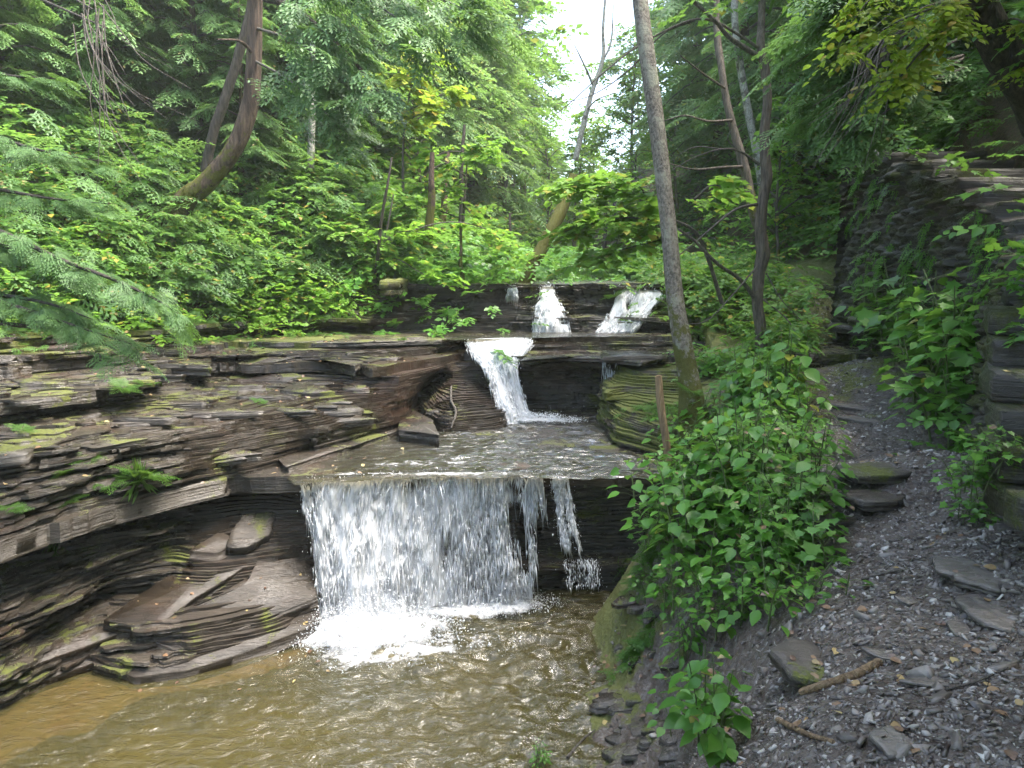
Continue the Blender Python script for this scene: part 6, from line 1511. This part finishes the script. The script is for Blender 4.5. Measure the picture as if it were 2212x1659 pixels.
# bushes along the wall
WB = [(3.55, 5.55, 2, 1.0), (3.25, 5.2, 3, 1.1), (3.8, 6.1, 5, 1.25), (3.5, 6.3, 1, 1.0), (3.9, 6.9, 5, 1.3), (3.6, 7.1, 2, 1.2), (4.2, 7.2, 1, 1.2), (4.1, 7.9, 5, 1.35), (3.8, 8.1, 2, 1.3), (4.35, 8.3, 5, 1.5), (4.3, 9.0, 2, 1.4), (4.0, 9.3, 5, 1.2), (4.55, 9.4, 5, 1.5), (4.5, 10.0, 2, 1.3),
      (3.1, 4.75, 3, .9), (3.35, 5.75, 5, 1.1), (4.0, 6.5, 2, 1.3), (3.75, 7.6, 3, 1.4), (4.1, 8.6, 3, 1.5), (3.4, 6.0, 3, 1.1), (4.35, 6.9, 5, 1.3)]
rk = np.argsort([-y for x, y, k, s in WB]); rank = np.empty(len(WB), int); rank[rk] = range(len(WB))
KW = {1: 'broad leaved', 2: 'lobed leaf', 3: 'fine leaved', 5: 'spreading lobed leaf'}
for i, (x, y, k, s) in enumerate(WB):
    for _ in range(8):
        if dist_line(PATHC, x, y) < .85: x += .08
    put_plant(k, x + .15, y, s * 1.35, r.uniform(0, 6), f'{KW[k]} bush against the stone wall, {ORD[rank[i]]} counting from the far end', 'bushes along the foot of the wall', cat='bush', z=float(bank_z(x + .15, y)))
for i, (u, v, s, lab) in enumerate([(2130, 1010, .55, 'small maple seedling beside the staircase, upper one'), (2120, 1090, .5, 'small maple seedling beside the staircase, lower one'), (2150, 960, .5, 'small seedling at the mossy foot of the stairs, highest one')]):
    p = hit(u, v); put_plant(5, p[0] - .05, p[1] - .08, s, i * 1.3, lab, 'seedlings growing on the side of the stairs', z=p[2] - .1)
# ferns and seedlings on the left ledges
def fern_proto(seed, n, L, tm=None):
    rr = np.random.default_rng(seed); root = empty('fern', (0, 0, 0)); mb = MB(); a = np.arange(n) * 2 * PI / n + rr.normal(0, .3, n)
    y = np.stack([np.cos(a), np.sin(a), rr.uniform(.3, .9, n)], -1); z = np.c_[-y[:, :2] * .6, np.ones(n)]
    scatter_tmpl(mb, FR, np.zeros((n, 3)), z, y, L * rr.uniform(.6, 1.1, n), rr); mb.build('fronds', M['fern'], root)
    gb = MB()
    for q in range(n):
        e = y[q] * L * .2; gb.tube([[0, 0, -.02], e * .5, e], [.003, .002, .002], 3)
    gb.build('stalks', M['stem'], root); return root
PF = [fern_proto(1, 9, .22), fern_proto(2, 6, .16)]
for p in PF: p.location = (0, -72, 0)
bpy.context.view_layer.update(); DG = bpy.context.evaluated_depsgraph_get()
fu = [0, 0]
for u, v, k, s, lab in [(265, 838, 0, .9, 'fern under the dark upper left ledge'), (310, 830, 1, .9, 'smaller fern just right of the one under the dark ledge'), (415, 690, 0, 1.0, 'fern hanging at the tip of the blue green bough'), (195, 990, 0, .75, 'fern on the brown left shelf, upper one'), (130, 1030, 0, .8, 'fern on the left shelf near the frame edge'),
                        (245, 1040, 0, 1.0, 'fern left of the grass tuft'), (310, 1030, 0, 1.3, 'biggest fern clump on the left shelf above the overhanging slab'), (150, 1080, 1, 1.0, 'low fern close above the overhanging slab'), (45, 930, 1, .9, 'star shaped seedling at the far left of the shelf'), (20, 1100, 1, 1.0, 'fern at the left frame edge above the slab'),
                        (1490, 845, 0, .9, 'fern tuft behind the foot of the grey trunk'), (870, 735, 1, .7, 'tiny fern on the long ledge left of the middle waterfall'), (1000, 668, 1, 1.1, 'fern on the dark upper left cliff'), (960, 655, 0, 1.0, 'larger fern left of the other on the dark upper cliff'), (1330, 640, 0, 1.2, 'fern left of the upper right waterfall'), (560, 870, 1, .8, 'seedling on the mossy ledge left of the fluted rock')]:
    o = PF[k] if not fu[k] else copy_tree(PF[k]); fu[k] += 1; p = hit(u, v)
    o.location = tuple(p); o.scale = (s, s, s); o.rotation_euler = (.3, 0, u); tag(o, lab, 'fern', 'small ferns on the rock ledges')
# grass tuft hanging over the slab
def tuft(u, v, n, L, label, seed, dn=.4):
    rr = np.random.default_rng(seed); p = hit(u, v); mb = MB(); BL = ([(-.02, 0, 0), (.02, 0, 0), (.015, .5, .0), (0, 1, -.25), (-.015, .5, 0)], [[0, 1, 2, 3, 4]])
    d = np.c_[rr.normal(0, .5, (n, 2)) + [.1, -.4], rr.normal(dn, .5, n)]; mb.scatter(BL[0], BL[1], mats_from(rr.normal(0, .02, (n, 3)), np.c_[rr.normal(0, 1, (n, 2)), np.ones(n)], d, L * rr.uniform(.5, 1.2, n)))
    o = mb.build('grass_tuft', M['fern']); o.location = p; return tag(o, label, 'grass tuft')
tuft(300, 1035, 70, .22, 'grass tuft growing beside the biggest fern clump', 1); tuft(118, 1175, 60, .20, 'straggly grass hanging down the face of the slab', 2, -1.2); tuft(1340, 1230, 40, .12, 'thin grass at the mossy water edge beside the lower waterfall', 3); tuft(2080, 965, 40, .16, 'long leaved grass clump at the foot of the bushes', 4)

# ------------------------------------------------------------------ gravel, chips and fallen leaves
CH = np.random.default_rng(3)
def chip_tmpl(seed, th=.18, n=6):
    rr = np.random.default_rng(seed); a = np.sort(rr.uniform(0, 2 * PI, n)); rad = rr.uniform(.6, 1.1, n); x = np.cos(a) * rad; y = np.sin(a) * rad * .7
    V = [(p, q, -th) for p, q in zip(x, y)] + [(p * .9, q * .9, th) for p, q in zip(x, y)]
    return V, [list(range(n))[::-1], [n + i for i in range(n)]] + [[i, (i + 1) % n, n + (i + 1) % n, n + i] for i in range(n)]
CHT = [chip_tmpl(i, .12 + .05 * (i % 3), 5 + i % 3) for i in range(8)]
def bank_normal_z(x, y): return bank_z(x, y)
n = 120000
x = CH.uniform(-.2, 5.0, n); y = 1.0 + 11.5 * CH.random(n) ** 2.4
z = bank_z(x, y)
d = dist_line(PATHC, x, y)
w = np.where(y < 3.8, 2.0, np.where(y < 5.5, .75, .42))
k = (CH.random(n) < np.clip(1.35 - d / w, .06, 1)) & (z > .02)
x, y, z = x[k], y[k], z[k]; n = len(x)
sc = .0105 * CH.lognormal(0, .55, n) * (1 + .8 * (CH.random(n) < .05))
e = .01; gx = (bank_z(x + e, y) - z) / e; gy = (bank_z(x, y + e) - z) / e
nz = np.stack([-gx, -gy, np.ones(n)], -1) + CH.normal(0, .22, (n, 3))
mb = MB(); scatter_tmpl(mb, CHT, np.stack([x, y, z + sc * .10], -1), nz, CH.normal(0, 1, (n, 3)), sc, CH)
tag(mb.build('gravel', M['gravel']), 'loose grey shale chips covering the footpath and the bank', kind='stuff')
# medium flakes one can pick out are still too many to name: near the camera
n = 520
x = CH.uniform(.2, 3.2, n); y = CH.uniform(1.6, 4.6, n); z = bank_z(x, y); k = z > .02; x, y, z = x[k], y[k], z[k]; n = len(x)
sc = .024 * CH.lognormal(0, .35, n); nz = np.c_[CH.normal(0, .18, (n, 2)), np.ones(n)]
mb = MB(); scatter_tmpl(mb, CHT, np.stack([x, y, z + sc * .12], -1), nz, CH.normal(0, 1, (n, 3)), np.stack([sc, sc, sc * .6], -1), CH)
tag(mb.build('shale_flakes', M['gravel']), 'larger flat shale flakes lying among the gravel near the camera', kind='stuff')
mb = MB()
for t in range(75):
    v = CH.uniform(1120, 1659); u = CH.uniform(1230 if v > 1380 else 1345, 1560); p = hit(u, v)
    if p[2] < .02 or p[2] > .55 or p[1] > 6.6: continue
    L = CH.uniform(.05, .17); m = CH.integers(4, 7); a = np.sort(np.linspace(0, 2 * PI, m, endpoint=False) + CH.normal(0, .3, m)); th = CH.uniform(.012, .03)
    plate(mb, np.stack([p[0] + np.cos(a) * L, p[1] + np.sin(a) * L * .6, p[2] + th * .3 + np.cos(a) * L * .22 + 0 * a], -1), th + .02, CH, 2, .006, .04)
tag(mb.build('shale_plates', M['rock']), 'broken wet shale plates along the stream edge', kind='stuff')
# dead leaves
LITT = (LEAF_B[0], LEAF_B[1])
def litter(n, fx, fy, label, size, zf, seed, name='fallen_leaves'):
    rr = np.random.default_rng(seed); x = rr.uniform(*fx, n); y = rr.uniform(*fy, n); z = np.array([zf(a, b) for a, b in zip(x, y)])
    p = np.stack([x, y, z + .006], -1); mb = MB(); mb.scatter(LITT[0], LITT[1], mats_from(p, np.c_[rr.normal(0, .35, (n, 2)), np.ones(n)], np.c_[rr.normal(0, 1, (n, 2)), rr.normal(0, .15, n)], size * rr.uniform(.6, 1.2, n)))
    return tag(mb.build(name, M['litter']), label, kind='stuff')
litter(340, (.6, 3.2), (1.8, 6.0), 'brown and yellow fallen leaves scattered on the path', .055, lambda a, b: down(a, b, 2.8), 11)
litter(260, (-6.5, -1.2), (5.2, 10.5), 'small dead leaves caught on the left ledges', .045, lambda a, b: down(a, b, 2.75), 12)
litter(700, (-7, -2.5), (8.5, 13.5), 'dead leaves on the soil above the left ledges', .06, lambda a, b: down(a, b, 9), 13)
# twiggy brown debris on the near bank
n = 1600; x = CH.uniform(.5, 2.6, n); y = CH.uniform(1.8, 4.4, n); z = bank_z(x, y)
mb = MB(); mb.scatter(STREAK_V, STREAK_F, mats_from(np.stack([x, y, z + .008], -1), np.tile([0, 0, 1.0], (n, 1)), np.c_[CH.normal(0, 1, (n, 2)), CH.normal(0, .1, n)], np.stack([np.full(n, .004), .07 * CH.lognormal(0, .5, n), np.full(n, .004)], -1)))
tag(mb.build('twig_debris', M['bark_red']), 'fine reddish twigs and needles littering the near bank', kind='stuff')
print('plants', time.time() - T0)
# ------------------------------------------------------------------ light
w = bpy.data.worlds.new('World'); S.world = w; w.use_nodes = True
nt = w.node_tree; nt.nodes.clear()
sky = nt.nodes.new('ShaderNodeTexSky'); sky.sky_type = 'NISHITA'; sky.sun_disc = False
SUN_EL, SUN_AZ = R(66), R(88)      # azimuth from +Y towards +X
sky.sun_elevation = SUN_EL; sky.sun_rotation = SUN_AZ
sky.air_density = 1.0; sky.dust_density = 3.5; sky.ozone_density = .6
bg = nt.nodes.new('ShaderNodeBackground'); bg.inputs[1].default_value = .15
wo = nt.nodes.new('ShaderNodeOutputWorld')
nt.links.new(sky.outputs[0], bg.inputs[0]); nt.links.new(bg.outputs[0], wo.inputs[0])
sd = bpy.data.lights.new('sun', 'SUN'); sd.energy = 2.2; sd.angle = R(38); sd.color = (1, .95, .86)
so = bpy.data.objects.new('sun', sd); COL.objects.link(so)
dirv = Vector((math.sin(SUN_AZ) * math.cos(SUN_EL), math.cos(SUN_AZ) * math.cos(SUN_EL), math.sin(SUN_EL)))
so.rotation_euler = dirv.to_track_quat('Z', 'Y').to_euler(); so.location = (0, 0, 30)
HAZE = .0017
if HAZE:
    k = NT('valley_haze'); v = k.n('ShaderNodeVolumePrincipled', {'Color': (.93, .98, .93, 1), 'Density': HAZE, 'Anisotropy': .35}); k.t.links.new(v.outputs[0], k.out.inputs['Volume'])
    mb = MB(); X0, X1, Y0, Y1, Z0, Z1 = -75, 85, -65, 125, -6, 45
    mb.quads([(x, y, z) for z in (Z0, Z1) for y in (Y0, Y1) for x in (X0, X1)], [[0, 2, 3, 1], [4, 5, 7, 6], [0, 1, 5, 4], [2, 6, 7, 3], [0, 4, 6, 2], [1, 3, 7, 5]])
    tag(mb.build('haze', k.m), 'pale damp haze filling the valley', kind='stuff')
    S.cycles.volume_bounces = 1; S.cycles.volume_step_rate = 4; S.cycles.volume_max_steps = 32
S.view_settings.view_transform = 'Standard'; S.view_settings.look = 'None'
S.view_settings.exposure = 2.7; S.view_settings.gamma = 1.0; S.view_settings.use_curve_mapping = False
c = S.cycles
c.max_bounces = 6; c.diffuse_bounces = 3; c.glossy_bounces = 3; c.transmission_bounces = 4; c.transparent_max_bounces = 12
c.caustics_reflective = False; c.caustics_refractive = False
c.use_adaptive_sampling = True; c.adaptive_threshold = .02
c.use_denoising = True
print('script', time.time() - T0)
